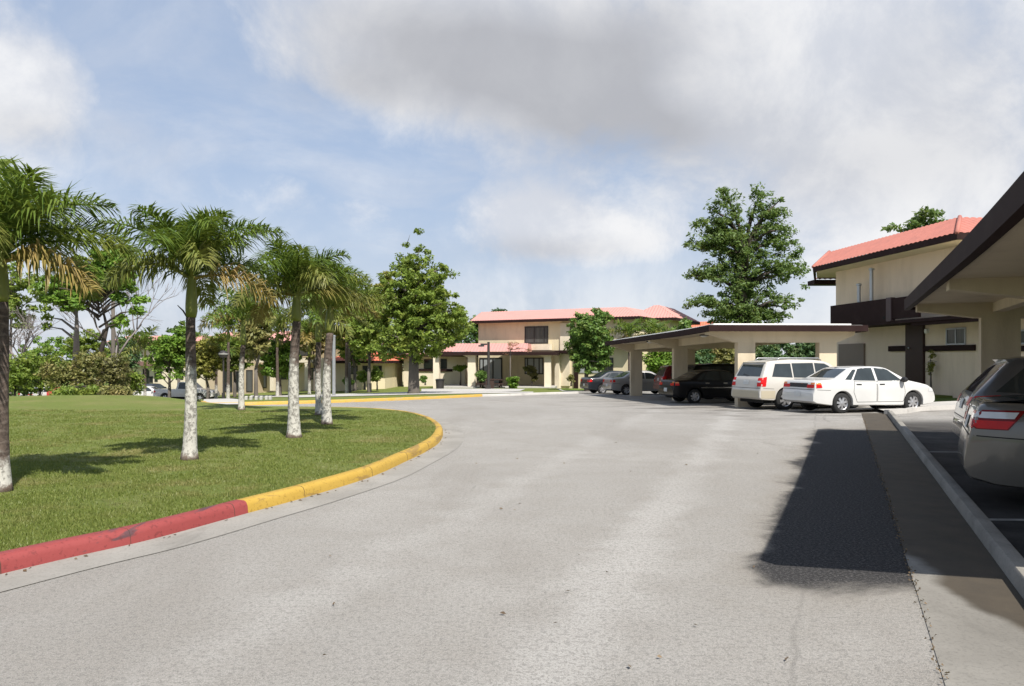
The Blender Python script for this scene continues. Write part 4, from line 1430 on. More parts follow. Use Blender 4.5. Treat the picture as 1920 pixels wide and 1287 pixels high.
def car(name, label, cat, sp, paintm, loc, heading, detail=2, spokes=7, group=None):
    root = thing(name, label, cat, (0, 0, 0), group)
    B = Body(sp)
    bmesh_ = B.mesh()
    body = obj('body', bmesh_, paintm, root, smooth=True, sharp=38)
    bvh = BVHTree.FromPolygons([Vector(v) for v in bmesh_.v], bmesh_.f)
    # inner dark tub: closes the wheel wells
    W = sp['W']
    tub = MB().box(0.25, sp['L'] - 0.3, -W + 0.24, W - 0.24, 0.24, sp['belt'] - 0.3)
    obj('underbody', tub, GAP, root)
    for wx in sp['wheels']:
        for sd in (-1, 1):
            wheel(root, wx, sd * (W - 0.125), sp['R'], sd, spokes)
    # arch lips
    for sd, ax in ((-1, 'r'), (1, 'l')):
        for sh in sp['side']:
            mb = MB()
            patch(mb, bvh, sh, ax, 0.0035, 0.07)
            obj('side_window', mb, CGLASS, root, smooth=True)
    mb = MB()
    patch(mb, bvh, sp['rearglass'], 'b', 0.004, 0.07)
    obj('rear_window', mb, CGLASS, root, smooth=True)
    mb = MB()
    patch(mb, bvh, sp['frontglass'], 'f', 0.004, 0.08)
    obj('windscreen', mb, CGLASS, root, smooth=True)
    for sd in (-1, 1):
        for want, pname in (('r', 'taillight'), ('b', 'inner_taillight')):
            mb = MB()
            for j_, (mi, ax, poly) in enumerate(sp['tail']):
                if ax == want:
                    mb = MB()
                    patch(mb, bvh, [(y * sd, z) for y, z in poly] if ax == 'b' else poly, 'b' if ax == 'b' else ('r' if sd < 0 else 'l'), 0.006 + 0.002 * j_, 0.05)
                    if mb.f:
                        obj((pname, 'indicator', 'reversing_light', 'lamp_surround')[mi], mb, [REDL, AMB, CLEARL, REDD][mi], root, smooth=True)
            #
        mb = MB()
        L = sp['L']
        zh = sp['lampz']
        patch(mb, bvh, [(y * sd, z) for y, z in ((W * 0.42, zh - 0.06), (W * 0.8, zh - 0.07), (W * 0.8, zh + 0.07), (W * 0.42, zh + 0.05))], 'f', 0.006, 0.05)
        patch(mb, bvh, [(L - 0.36, zh - 0.05), (L - 0.12, zh - 0.07), (L - 0.12, zh + 0.05), (L - 0.34, zh + 0.06)], 'r' if sd < 0 else 'l', 0.006, 0.05)
        obj('headlight', mb, CLEARL, root, smooth=True)
        mb = MB()
        mx = sp['mirror']
        y0 = B.width(mx, sp['belt']) - 0.02
        mb.lathe([(0.0, -0.1), (0.06, -0.085), (0.085, 0.0), (0.06, 0.08), (0.0, 0.095)], (mx, sd * (y0 + 0.12), sp['belt'] + 0.05), 10, 'y')
        mb.hexa([(mx - 0.03, sd * (y0 - 0.02), sp['belt'] - 0.02), (mx + 0.04, sd * (y0 - 0.02), sp['belt'] - 0.02), (mx + 0.04, sd * (y0 + 0.08), sp['belt'] + 0.02), (mx - 0.03, sd * (y0 + 0.08), sp['belt'] + 0.02),
                 (mx - 0.03, sd * (y0 - 0.02), sp['belt'] + 0.03), (mx + 0.04, sd * (y0 - 0.02), sp['belt'] + 0.03), (mx + 0.04, sd * (y0 + 0.08), sp['belt'] + 0.06), (mx - 0.03, sd * (y0 + 0.08), sp['belt'] + 0.06)])
        obj('wing_mirror', mb, BLACKP if sp.get('blackmirror') else paintm, root, smooth=True, sharp=50)
        if detail > 1:
            for dn, (poly, hx, hzz) in enumerate(sp['doors']):
                mb = MB()
                for a, b in zip(poly, poly[1:] + poly[:1]):
                    ribbon(mb, bvh, [a, b], 'r' if sd < 0 else 'l', 0.0065, 0.002)
                patch(mb, bvh, [(p[0] + (sum(q[0] for q in poly) / len(poly) - p[0]) * 0.015, p[1] + (sum(q[1] for q in poly) / len(poly) - p[1]) * 0.02) for p in poly],
                      'r' if sd < 0 else 'l', 0.003, 0.09, 1)
                d = obj('door', mb, [GAP, paintm], root, smooth=True)
                hb = MB()
                yy = B.width(hx, hzz)
                hb.box(hx - 0.09, hx + 0.09, sd * yy - 0.004, sd * yy + 0.03, hzz - 0.022, hzz + 0.022)
                obj('door_handle', hb, sp.get('handle', BLACKP), d)
            if sp.get('strip'):
                mb = MB()
                ribbon(mb, bvh, sp['strip'], 'r' if sd < 0 else 'l', 0.02, 0.007)
                obj('trim_strip', mb, sp.get('stripmat', BLACKP), root)
    if sp.get('pillarblack'):
        for sd, ax in ((-1, 'r'), (1, 'l')):
            mb = MB()
            for sh in sp['pillarblack']:
                patch(mb, bvh, sh, ax, 0.003, 0.07)
            obj('pillar_trim', mb, BLACKP, root)
    if sp.get('clad'):
        z0, z1, cm_ = sp['clad']
        L, R, (wa, wb) = sp['L'], sp['R'] * 1.17, sp['wheels']
        for ax in 'rl':
            mb = MB()
            for xa, xb in ((0.05, wa - R - 0.01), (wa + R + 0.01, wb - R - 0.01), (wb + R + 0.01, L - 0.12)):
                patch(mb, bvh, [(xa, z0), (xb, z0), (xb, z1), (xa, z1)], ax, 0.005, 0.08)
            obj('lower_cladding', mb, cm_, root, smooth=True)
        mb = MB()
        patch(mb, bvh, [(-W * 0.84, z0 + 0.02), (W * 0.84, z0 + 0.02), (W * 0.84, z1), (-W * 0.84, z1)], 'b', 0.005, 0.08)
        obj('lower_bumper', mb, cm_, root, smooth=True)
    mb = MB()
    z = sp['platez']
    patch(mb, bvh, [(-0.16, z - 0.075), (0.16, z - 0.075), (0.16, z + 0.075), (-0.16, z + 0.075)], 'b', 0.01, 0.06)
    obj('number_plate', mb, PLATE, root)
    if sp.get('tailpanel'):
        mb = MB()
        y, za, zb = sp['tailpanel']
        patch(mb, bvh, [(-y, za), (y, za), (y, zb), (-y, zb)], 'b', 0.004, 0.07)
        obj('tail_panel', mb, BLACKP, root)
    if sp.get('lid'):
        mb = MB()
        for a in sp['lid']:
            ribbon(mb, bvh, a, 'b', 0.006, 0.002)
        obj('boot_lid', mb, GAP, root)
    mb = MB()
    zb = sp['bump']
    ribbon(mb, bvh, [(-W * 0.9, zb), (0, zb), (W * 0.9, zb)], 'b', 0.007, 0.002)
    obj('bumper_joint', mb, GAP, root)
    for ax in 'lr':
        mb = MB()
        ribbon(mb, bvh, [(0.03, zb), (sp['wheels'][0] - sp['R'] * 1.17 - 0.06, zb - 0.02)], ax, 0.006, 0.002)
        obj('bumper_joint', mb, GAP, root)
    mb = MB()
    patch(mb, bvh, [(-W * 0.4, sp['lampz'] - 0.07), (W * 0.4, sp['lampz'] - 0.07), (W * 0.4, sp['lampz'] + 0.03), (-W * 0.4, sp['lampz'] + 0.03)], 'f', 0.005, 0.07)
    obj('grille', mb, BLACKP, root)
    if sp.get('spoiler'):
        x0, x1, z = sp['spoiler']
        mb = MB()
        prof = [(x0 - 0.02, z + 0.005), (x0 + 0.02, z - 0.03), (x1, z - 0.02), (x1 + 0.06, z + 0.015), (x0 + 0.12, z + 0.03)]
        w = sp['Wr'] * 0.95
        mb.prism([(x, -w, zz) for x, zz in prof], (0, 2 * w, 0))
        obj('spoiler', mb, paintm, root, smooth=True, sharp=40)
    if sp.get('rails'):
        x0, x1, z = sp['rails']
        for sd in (-1, 1):
            mb = MB()
            y = sd * (sp['Wr'] - 0.09)
            mb.tube([(x0, y, z - 0.03), (x0 + 0.12, y, z + 0.045), (x1 - 0.12, y, z + 0.045), (x1, y, z - 0.03)], 0.02, 8)
            obj('roof_rail', mb, ALU, root, smooth=True)
    if sp.get('wiper'):
        mb = MB()
        ribbon(mb, bvh, sp['wiper'], 'b', 0.012, 0.012)
        obj('wiper', mb, BLACKP, root)
    root.location = loc
    root.rotation_euler = (0, 0, heading)
    return root


SEDAN = dict(L=4.30, W=0.845, Wr=0.60, roof=1.385, belt=0.93, R=0.300, wheels=(0.93, 3.39), rt=0.10, ft=0.2,
             top=[(0, 0.60), (0.03, 0.72), (0.05, 0.90), (0.10, 0.965), (0.62, 1.0), (0.80, 1.03), (1.33, 1.325), (1.55, 1.37), (2.1, 1.385), (2.45, 1.365), (2.62, 1.325), (3.22, 0.975), (3.45, 0.93), (3.95, 0.83), (4.15, 0.74), (4.27, 0.60), (4.30, 0.50)],
             low=[(0, 0.36), (0.10, 0.30), (0.55, 0.24), (3.7, 0.21), (4.2, 0.26), (4.3, 0.32)],
             side=[[(1.03, 0.985), (1.24, 0.975), (1.50, 1.265), (1.44, 1.295), (1.36, 1.255)],
                   [(1.30, 0.965), (2.06, 0.955), (2.06, 1.325), (1.76, 1.325), (1.57, 1.30)],
                   [(2.14, 0.955), (2.98, 0.955), (2.60, 1.265), (2.42, 1.32), (2.14, 1.328)]],
             rearglass=[(-0.60, 1.035), (0.60, 1.035), (0.50, 1.335), (-0.50, 1.335)],
             frontglass=[(-0.66, 1.0), (0.66, 1.0), (0.52, 1.335), (-0.52, 1.335)],
             tail=[(0, 'b', [(0.42, 0.745), (0.745, 0.745), (0.745, 0.845), (0.42, 0.845)]), (1, 'b', [(0.58, 0.85), (0.745, 0.85), (0.745, 0.90), (0.58, 0.90)]),
                   (0, 'r', [(0.012, 0.745), (0.25, 0.755), (0.235, 0.84), (0.02, 0.84)]), (1, 'r', [(0.03, 0.845), (0.235, 0.845), (0.215, 0.895), (0.04, 0.895)])],
             tailpanel=(0.44, 0.755, 0.88), lampz=0.67, mirror=2.98, blackmirror=True, platez=0.56, bump=0.70,
             doors=[([(1.33, 0.94), (2.09, 0.94), (2.09, 0.33), (1.42, 0.33), (1.30, 0.62)], 1.48, 0.84), ([(2.12, 0.94), (3.02, 0.94), (3.08, 0.60), (3.02, 0.33), (2.12, 0.33)], 2.28, 0.84)])

SUV = dict(L=4.68, W=0.91, Wr=0.69, roof=1.71, belt=1.06, R=0.355, wheels=(0.97, 3.69), rt=0.09, ft=0.16,
           top=[(0, 0.62), (0.035, 0.80), (0.06, 1.02), (0.10, 1.10), (0.30, 1.50), (0.37, 1.60), (0.50, 1.66), (1.3, 1.715), (2.3, 1.70), (2.68, 1.655), (2.88, 1.58), (3.45, 1.14), (3.65, 1.09), (4.3, 0.98), (4.55, 0.87), (4.65, 0.70), (4.68, 0.55)],
           low=[(0, 0.42), (0.08, 0.36), (0.5, 0.33), (4.2, 0.30), (4.6, 0.34), (4.68, 0.4)],
           side=[[(0.46, 1.12), (0.50, 1.12), (1.26, 1.09), (1.26, 1.56), (0.66, 1.55)], [(1.31, 1.09), (2.16, 1.08), (2.16, 1.58), (1.31, 1.57)], [(2.21, 1.08), (3.15, 1.08), (2.80, 1.47), (2.62, 1.56), (2.21, 1.58)]],
           rearglass=[(-0.68, 1.13), (0.68, 1.13), (0.60, 1.53), (-0.60, 1.53)],
           frontglass=[(-0.72, 1.15), (0.72, 1.15), (0.60, 1.62), (-0.60, 1.62)],
           tail=[(0, 'b', [(0.62, 0.80), (0.84, 0.80), (0.84, 1.08), (0.64, 1.08)]), (2, 'b', [(0.63, 0.93), (0.80, 0.93), (0.80, 0.985), (0.63, 0.985)]),
                 (0, 'r', [(0.03, 0.80), (0.20, 0.80), (0.27, 1.12), (0.10, 1.08)])],
           lampz=0.80, mirror=3.22, platez=0.93, bump=0.74, handle=PEARL, rails=(0.8, 2.6, 1.70), spoiler=(0.36, 0.6, 1.60), wiper=[(-0.05, 1.14), (0.3, 1.2)],
           doors=[([(1.29, 1.05), (2.18, 1.05), (2.18, 0.42), (1.45, 0.42), (1.30, 0.78)], 1.46, 0.95), ([(2.21, 1.05), (3.2, 1.05), (3.28, 0.7), (3.22, 0.42), (2.21, 0.42)], 2.38, 0.95)],
           lid=[[(-0.66, 0.76), (-0.66, 1.1)], [(0.66, 0.76), (0.66, 1.1)]])

SALOON = dict(L=4.80, W=0.91, Wr=0.64, roof=1.46, belt=1.0, R=0.33, wheels=(1.06, 3.84), rt=0.15, ft=0.2, smooth=21,
              top=[(0, 0.52), (0.025, 0.70), (0.06, 0.84), (0.10, 1.00), (0.14, 1.12), (0.20, 1.145), (0.66, 1.14), (0.86, 1.155), (1.55, 1.41), (1.85, 1.455), (2.4, 1.46), (2.75, 1.42), (3.55, 1.05), (4.2, 0.93), (4.6, 0.80), (4.76, 0.62), (4.8, 0.5)],
              low=[(0, 0.40), (0.05, 0.31), (0.3, 0.25), (1.0, 0.22), (4.4, 0.20), (4.8, 0.28)],
              side=[[(1.16, 1.06), (1.40, 1.04), (1.62, 1.34), (1.55, 1.345)], [(1.45, 1.03), (2.22, 1.02), (2.22, 1.39), (1.70, 1.36)], [(2.28, 1.02), (3.2, 1.02), (2.75, 1.32), (2.28, 1.39)]],
              rearglass=[(-0.66, 1.13), (0.66, 1.13), (0.54, 1.41), (-0.54, 1.41)],
              frontglass=[(-0.70, 1.08), (0.70, 1.08), (0.54, 1.40), (-0.54, 1.40)],
              tail=[(0, 'b', [(0.44, 0.86), (0.75, 0.86), (0.75, 1.04), (0.44, 1.04)]), (2, 'b', [(0.50, 0.955), (0.75, 0.955), (0.75, 1.01), (0.50, 1.01)]),
                    (3, 'r', [(0.07, 0.85), (0.40, 0.85), (0.56, 1.055), (0.12, 1.055)]), (0, 'r', [(0.075, 0.86), (0.39, 0.86), (0.46, 0.945), (0.09, 0.945)]), (2, 'r', [(0.10, 0.97), (0.455, 0.97), (0.50, 1.035), (0.13, 1.035)])],
              lampz=0.72, mirror=3.25, platez=0.88, bump=0.78, handle=CHROME,
              doors=[([(1.48, 1.0), (2.24, 1.0), (2.24, 0.33), (1.55, 0.33), (1.44, 0.65)], 1.66, 0.92), ([(2.27, 1.0), (3.25, 1.0), (3.3, 0.6), (3.22, 0.33), (2.27, 0.33)], 2.45, 0.92)],
              lid=[[(-0.52, 0.80), (-0.54, 1.07)], [(0.52, 0.80), (0.54, 1.07)]])

SUV['clad'] = (0.40, 0.66, M('beige_cladding', (0.44, 0.39, 0.29), 0.5, 0.06, 3))
CROSS = dict(SUV)
CROSS['clad'] = None
CROSS.update(L=4.55, roof=1.67, top=[(0, 0.58), (0.03, 0.78), (0.06, 0.95), (0.12, 1.08), (0.50, 1.50), (0.60, 1.60), (0.78, 1.65), (1.4, 1.68), (2.3, 1.66), (2.7, 1.60), (3.5, 1.10), (4.2, 0.96), (4.5, 0.75), (4.55, 0.55)],
             wheels=(0.9, 3.55), rails=None, spoiler=(0.56, 0.85, 1.60),
             side=[[(0.40, 1.14), (1.26, 1.09), (1.26, 1.53), (0.80, 1.52)], [(1.31, 1.09), (2.16, 1.08), (2.16, 1.56), (1.31, 1.54)], [(2.21, 1.08), (3.15, 1.08), (2.80, 1.43), (2.62, 1.52), (2.21, 1.56)]],
             rearglass=[(-0.66, 1.12), (0.66, 1.12), (0.56, 1.52), (-0.56, 1.52)],
             tail=[(0, 'b', [(0.52, 0.93), (0.80, 0.93), (0.80, 1.06), (0.56, 1.05)]), (0, 'r', [(0.09, 0.93), (0.40, 0.96), (0.46, 1.09), (0.15, 1.07)])], wiper=None, doors=SUV['doors'][:])
CROSS['handle'] = CHROME


def place(kind, px, y, off_z=0.0):
    x = (px - 960) / F * y
    return (x, y, zg(x, y) + off_z)


def put(px_near, y_near, heading, sp):
    """tail corner nearest the viewer at (px, y): returns the position of the tail's centre"""
    h = Vector((math.cos(heading), math.sin(heading)))
    left = Vector((-h.y, h.x))
    c = Vector(((px_near - 960) / F * y_near, y_near)) + left * sp['W'] * 0.9
    q = c + h * sp['L'] / 2
    return (c.x, c.y, zg(q.x, q.y))


A = math.radians
car('sedan', 'white four-door sedan with black tail panel, parked in the sun', 'car', SEDAN, WHITE, put(1524, 23.3, A(15), SEDAN), A(15), 2, 7).scale = (1.06, 1.03, 1.05)
car('suv', 'warm white SUV with grey roof rails, half hidden behind the white sedan', 'car', SUV, PEARL, put(1424, 25.4, A(17), SUV), A(17), 2, 6)
car('saloon', 'silver saloon with wide red and white tail light, nearest car at the right edge', 'car', SALOON, SILVER, put(1808, 8.4, A(-28), SALOON), A(-28), 2, 7)
cr_pos = put(1806, 11.2, A(-25), CROSS)
car('suv', 'silver grey SUV with roof spoiler, under the near carport behind the silver saloon', 'car', CROSS, GUNM, cr_pos, A(-25), 2, 6)
DSED = dict(SEDAN)
DSED.update(strip=[(1.2, 0.66), (3.0, 0.66)], stripmat=CHROME, handle=CHROME)
car('sedan', 'black sedan under the far carport, left of the white SUV', 'car', DSED, BLACK, put(1262, 31.3, A(12), SEDAN), A(12), 2, 7)
DSUV = dict(SUV)
DSUV.update(rails=None, handle=BLACKP, clad=None)
car('suv', 'black SUV deep in the shade of the far carport, behind the black sedan', 'car', DSUV, BLACK, put(1292, 36.2, A(6), SUV), A(6), 1, 6)
car('suv', 'dark red SUV in the far carport between two cream piers', 'car', DSUV, DRED, put(1240, 39.6, A(4), SUV), A(4), 1, 6)
MSED = dict(SEDAN)
MSED.update(tailpanel=None, blackmirror=False, tail=[(0, 'b', [(0.5, 0.75), (0.745, 0.75), (0.745, 0.90), (0.5, 0.90)]), (0, 'r', [(0.02, 0.75), (0.25, 0.77), (0.22, 0.90), (0.04, 0.90)])])
MSED['top'] = [(a_, b_ + (0.06 if 0.03 < a_ < 3.3 else 0.0)) for a_, b_ in SEDAN['top']]
MSED['roof'] = 1.445
car('sedan', 'grey silver sedan with red tail lights, left of the far carport pier', 'car', MSED, GREY, put(1146, 44.8, A(13), SEDAN), A(13), 1, 7)
car('sedan', 'charcoal sedan farthest along the bay, its tail beside the lawn', 'car', MSED, CHAR, put(1103, 47.8, A(15), SEDAN), A(15), 1, 7)

# ---- pickup and cars far behind the lawn
PICK = dict(L=5.1, W=0.9, Wr=0.66, roof=1.72, belt=1.05, R=0.36, wheels=(1.05, 4.1), rt=0.05, ft=0.14,
            top=[(0, 0.70), (0.03, 1.06), (0.08, 1.09), (1.95, 1.09), (2.0, 1.12), (2.06, 1.60), (2.16, 1.70), (2.9, 1.72), (3.1, 1.66), (3.62, 1.14), (4.3, 1.05), (4.9, 0.98), (5.05, 0.8), (5.1, 0.55)],
            low=[(0, 0.5), (0.1, 0.46), (5.0, 0.42), (5.1, 0.46)], side=[[(2.18, 1.12), (3.2, 1.12), (3.0, 1.55), (2.88, 1.62), (2.22, 1.62)]],
            rearglass=[(-0.6, 1.18), (0.6, 1.18), (0.52, 1.6), (-0.52, 1.6)], frontglass=[(-0.68, 1.18), (0.68, 1.18), (0.56, 1.64), (-0.56, 1.64)],
            tail=[(0, 'b', [(0.72, 0.8), (0.88, 0.8), (0.88, 1.02), (0.72, 1.02)]), (0, 'r', [(0.04, 0.8), (0.12, 0.8), (0.12, 1.02), (0.05, 1.02)])],
            lampz=0.85, mirror=3.25, platez=0.66, bump=0.72, doors=[([(2.12, 1.06), (3.3, 1.06), (3.3, 0.5), (2.12, 0.5)], 2.28, 0.96)], smooth=9)


def far_spot(px, py_base, y):
    """where the car's ground contact is seen: the road there lies well below the lawn"""
    return ((px - 960) / F * y, y)


def far_car(name, label, sp, pm, px, y, head):
    x = (px - 960) / F * y
    return car(name, label, 'car', sp, pm, (x, y, zg(x + 2, y)), head, 1, 6)


far_car('pickup', 'white pickup truck on the road behind the lawn, half hidden by a palm trunk', PICK, WHITE, 297, 66, A(-4))
far_car('sedan', 'small white car behind the shrubs at the far left', MSED, WHITE, 44, 70, A(70))
far_car('sedan', 'red car glimpsed through the shrubs at the far left', MSED, REDP, 82, 72, A(8))
far_car('sedan', 'white car behind the brownish shrubs, left of the pickup', MSED, WHITE, 232, 74, A(5))
far_car('sedan', 'dark blue car glimpsed to the left of the pickup', MSED, CHAR, 262, 80, A(80))

# ------------------------------------------------------------------ plants
L_GREEN = leaf_mat('green_leaves', (0.135, 0.215, 0.034), (0.24, 0.315, 0.052), (0.31, 0.325, 0.07), 0.4)
L_DARK = leaf_mat('dark_leaves', (0.049, 0.103, 0.042), (0.103, 0.178, 0.064), (0.170, 0.194, 0.068), 0.2)
L_YELLOW = leaf_mat('yellowish_leaves', (0.192, 0.208, 0.037), (0.300, 0.283, 0.059), (0.333, 0.275, 0.083))
L_BRIGHT = leaf_mat('bright_leaves', (0.100, 0.208, 0.025), (0.184, 0.300, 0.040), (0.250, 0.316, 0.067))
L_OLIVE = leaf_mat('olive_leaves', (0.146, 0.156, 0.046), (0.270, 0.250, 0.083), (0.354, 0.260, 0.114), 0.25)
L_BROWN = leaf_mat('brownish_leaves', (0.115, 0.12, 0.04), (0.19, 0.165, 0.06), (0.12, 0.16, 0.04), 0.3)
L_MID = leaf_mat('mid_green_leaves', (0.080, 0.170, 0.033), (0.160, 0.250, 0.053), (0.220, 0.260, 0.060), 0.3)
L_PALM = leaf_mat('palm_leaflets', (0.085, 0.155, 0.024), (0.165, 0.225, 0.04), (0.235, 0.245, 0.05), 0.4, 0.9, 0.4)
L_PALM2 = leaf_mat('older_palm_leaflets', (0.126, 0.160, 0.034), (0.202, 0.210, 0.050), (0.269, 0.210, 0.067), 0.25, 0.9, 0.45)
L_PALM3 = leaf_mat('yellowing_palm_leaflets', (0.210, 0.175, 0.049), (0.308, 0.231, 0.070), (0.336, 0.217, 0.098), 0.25, 0.9, 0.5)
L_TALL = leaf_mat('tall_tree_leaves', (0.115, 0.195, 0.058), (0.18, 0.265, 0.08), (0.22, 0.265, 0.085), 0.5)
BARK = M('grey_bark', (0.115, 0.10, 0.085), 0.95, 0.35, 5, bump=0.7, bscale=14, stretch=(3, 3, 0.6))
BARKD = M('dark_bark', (0.06, 0.048, 0.04), 0.95, 0.35, 5, bump=0.7, bscale=14, stretch=(3, 3, 0.6))
TWIG = M('bare_twigs', (0.19, 0.165, 0.155), 0.9, 0.25, 5)
SHAFT = M('green_crownshaft', (0.15, 0.175, 0.035), 0.5, 0.25, 3, stretch=(2, 2, 0.4), dirt=(0.26, 0.21, 0.05), dscale=2, damt=0.6)


def palm_bark(name, lime):
    """limewashed lower trunk with lichen blotches, bare ringed bark above; the paint stops at a height of its own"""
    m = bpy.data.materials.new(name)
    m.use_nodes = True
    t = NT(m.node_tree)
    co = t.n('ShaderNodeTexCoord').outputs['Object']
    x, y, z = t.sep(co)
    n1 = t.noise(co, 6, 5, 0.65)
    n2 = t.noise(t.vmath('MULTIPLY', co, (1, 1, 0.8)), 19, 5, 0.7, 0.4)
    white = t.mix(n1, (0.40, 0.385, 0.34), (0.56, 0.54, 0.49))
    blot = t.ramp(t.math('ADD', n2, t.math('MULTIPLY', t.math('SUBTRACT', z, 0.8), 0.05)), 0.45, 0.57, b=0.75)
    white = t.mix(blot, white, (0.12, 0.11, 0.095))
    ring = t.math('SINE', t.math('MULTIPLY', t.math('ADD', z, t.math('MULTIPLY', n1, 0.22)), 58.0))
    bark = t.mix(t.ramp(n2, 0.3, 0.7), (0.04, 0.028, 0.022), (0.115, 0.085, 0.068))
    bark = t.mix(t.ramp(ring, 0.5, 1.0, b=0.5), bark, (0.15, 0.12, 0.10))
    f = t.ramp(t.math('ADD', z, t.math('MULTIPLY', t.math('SUBTRACT', n1, 0.5), 1.3)), lime - 0.14, lime + 0.14)
    c = t.mix(f, white, bark)
    foot = t.ramp(t.math('ADD', z, t.math('MULTIPLY', t.math('SUBTRACT', n1, 0.5), 0.25)), 0.05, 0.11, a=1.0, b=0.0)
    c = t.mix(t.math('MULTIPLY', foot, 0.8), c, (0.10, 0.055, 0.035))
    b = t.n('ShaderNodeBsdfPrincipled')
    t.set(b.inputs['Base Color'], c)
    b.inputs['Roughness'].default_value = 0.92
    bn = t.n('ShaderNodeBump')
    bn.inputs['Strength'].default_value = 0.6
    bn.inputs['Distance'].default_value = 0.015
    t.set(bn.inputs['Height'], t.math('ADD', n2, t.math('MULTIPLY', t.math('MULTIPLY', ring, f), 0.12)))
    t.set(b.inputs['Normal'], bn.outputs[0])
    t.t.links.new(b.outputs[0], t.n('ShaderNodeOutputMaterial').inputs[0])
    return m


def frond(mb, p0, az, e0, L, bend, rng, n=46, lw=0.018, ll=0.46, wind=(0.25, 0.1, 0), droop=0.5, plume=0.75):
    """one feather leaf: a curved stalk with two ranks of narrow drooping leaflets"""
    N = 22
    p = Vector(p0)
    path, tans = [p.copy()], []
    wind = Vector(wind)
    az0 = az
    for i in range(N):
        t = (i + 0.5) / N
        e = e0 - bend * t ** 1.25
        d = Vector((math.cos(e) * math.cos(az), math.cos(e) * math.sin(az), math.sin(e))) + wind * t * 0.55
        d.normalize()
        tans.append(d)
        p = p + d * (L / N)
        path.append(p.copy())
    tans.append(tans[-1])
    mb.tube(path[::2] + ([path[-1]] if N % 2 else []), [0.022 * (1 - 0.85 * i / (N / 2)) + 0.002 for i in range(len(path[::2]))], 5, 0)
    for k in range(n):
        t = 0.13 + 0.87 * (k + rng.random() * 0.6) / n
        f = t * N
        i = min(N - 1, int(f))
        q = path[i].lerp(path[i + 1], f - i)
        tg = tans[i]
        side = tg.cross(Vector((0, 0, 1)))
        if side.length < 0.15:
            side = Vector((-math.sin(az0), math.cos(az0), 0))
        side.normalize()
        upv = side.cross(tg).normalized()
        ln = ll * (0.35 + 0.65 * math.sin(math.pi * min(1, t * 0.88 + 0.12) ** 0.9)) * rng.uniform(0.8, 1.15)
        for sgn in (-1, 1):
            r = rng.normal(0, plume * 0.6)
            d = tg * rng.uniform(0.45, 0.8) + side * sgn * rng.uniform(0.6, 1.0) + upv * (0.25 + r)
            d += wind * 0.4
            d.normalize()
            m = q + d * ln * 0.5
            d2 = (d + Vector((0, 0, -droop)) * rng.uniform(0.6, 1.4) + wind * 0.35).normalized()
            e_ = m + d2 * ln * 0.5
            wv = d.cross(upv)
            if wv.length < 0.1:
                wv = tg.copy()
            wv.normalize()
            wv *= lw
            o = len(mb.v)
            mb.v += [tuple(q - wv * 0.5), tuple(q + wv * 0.5), tuple(m + wv), tuple(m - wv), tuple(e_)]
            mb.f += [(o, o + 1, o + 2, o + 3), (o + 3, o + 2, o + 4)]
            mb.m += [0, 0]


def palm(name, label, x, y, zb, hs, hc, r0, r1, seed, lean=(0, 0), scale=1.0, lime=1.45, nf=15, group=None, n=46, far=False, wind=(0.3, 0.05, 0.0), lw=0.018, extra=0):
    """zb ground, hs height where the green crownshaft starts, hc where the leaves start"""
    rng = np.random.default_rng(seed)
    root = thing(name, label, 'palm tree', (x, y, zb), group)
    path, rad = [], []
    K = 22
    for i in range(K + 1):
        t = i / K
        z = hs * t
        path.append((x + lean[0] * t * t + 0.012 * math.sin(5 * t + seed), y + lean[1] * t * t, zb - 0.03 + z))
        fl = math.exp(-z / 0.16) * 0.45
        rad.append((r0 * (1 - t) + r1 * t) * (1 + fl) * (1 + 0.025 * math.sin(i * 2.1 + seed)))
    obj('trunk', MB().tube(path, rad, 14 if not far else 8), palm_bark('palm_bark', lime), root, smooth=True)
    top = Vector((x + lean[0], y + lean[1], zb + hs))
    cs = []
    for i in range(9):
        t = i / 8
        cs.append((top.x, top.y, top.z - 0.03 + (hc - hs + 0.2) * t))
    rr = [r1 * f for f in (1.0, 1.28, 1.3, 1.22, 1.12, 1.0, 0.85, 0.65, 0.4)]
    obj('crownshaft', MB().tube(cs, rr, 12 if not far else 8), SHAFT, root, smooth=True)
    hub = Vector((top.x, top.y, zb + hc))
    for k in range(nf):
        f = k / (nf - 1)
        e0 = math.radians(84 - 64 * f ** 0.9 + rng.normal(0, 6))
        az = k * 2.39996 + seed + rng.normal(0, 0.2)
        L = scale * rng.uniform(1.25, 1.55) * (0.85 + 0.25 * min(1, f * 2)) * (1.0 if f < 0.85 else 0.9)
        bend = math.radians(rng.uniform(58, 86) + 10 * f)
        mat = L_PALM if f < 0.72 else (L_PALM2 if f < 0.97 else L_PALM3)
        mb = MB()
        hp = hub + Vector((math.cos(az), math.sin(az), 0)) * r1 * 0.5 + Vector((0, 0, 0.15 * (1 - f)))
        frond(mb, hp, az, e0, L, bend, rng, n, lw * scale ** 0.5, 0.50 * scale, wind, 0.55 + 0.5 * f, 0.95)
        obj('frond', mb, mat, root)
    for k in range(extra):
        az = rng.uniform(0, 6.28)
        mb = MB()
        d = Vector((math.cos(az), math.sin(az), 0))
        p = hub - Vector((0, 0, hc - hs + 0.02))
        mb.tube([p + d * r1, p + d * 0.12 + Vector((0, 0, 0.09)), p + d * 0.2 + Vector((0, 0, 0.17))], [0.014, 0.012, 0.006], 6)
        obj('flower_stalk', mb, BARKD, root)
    return root


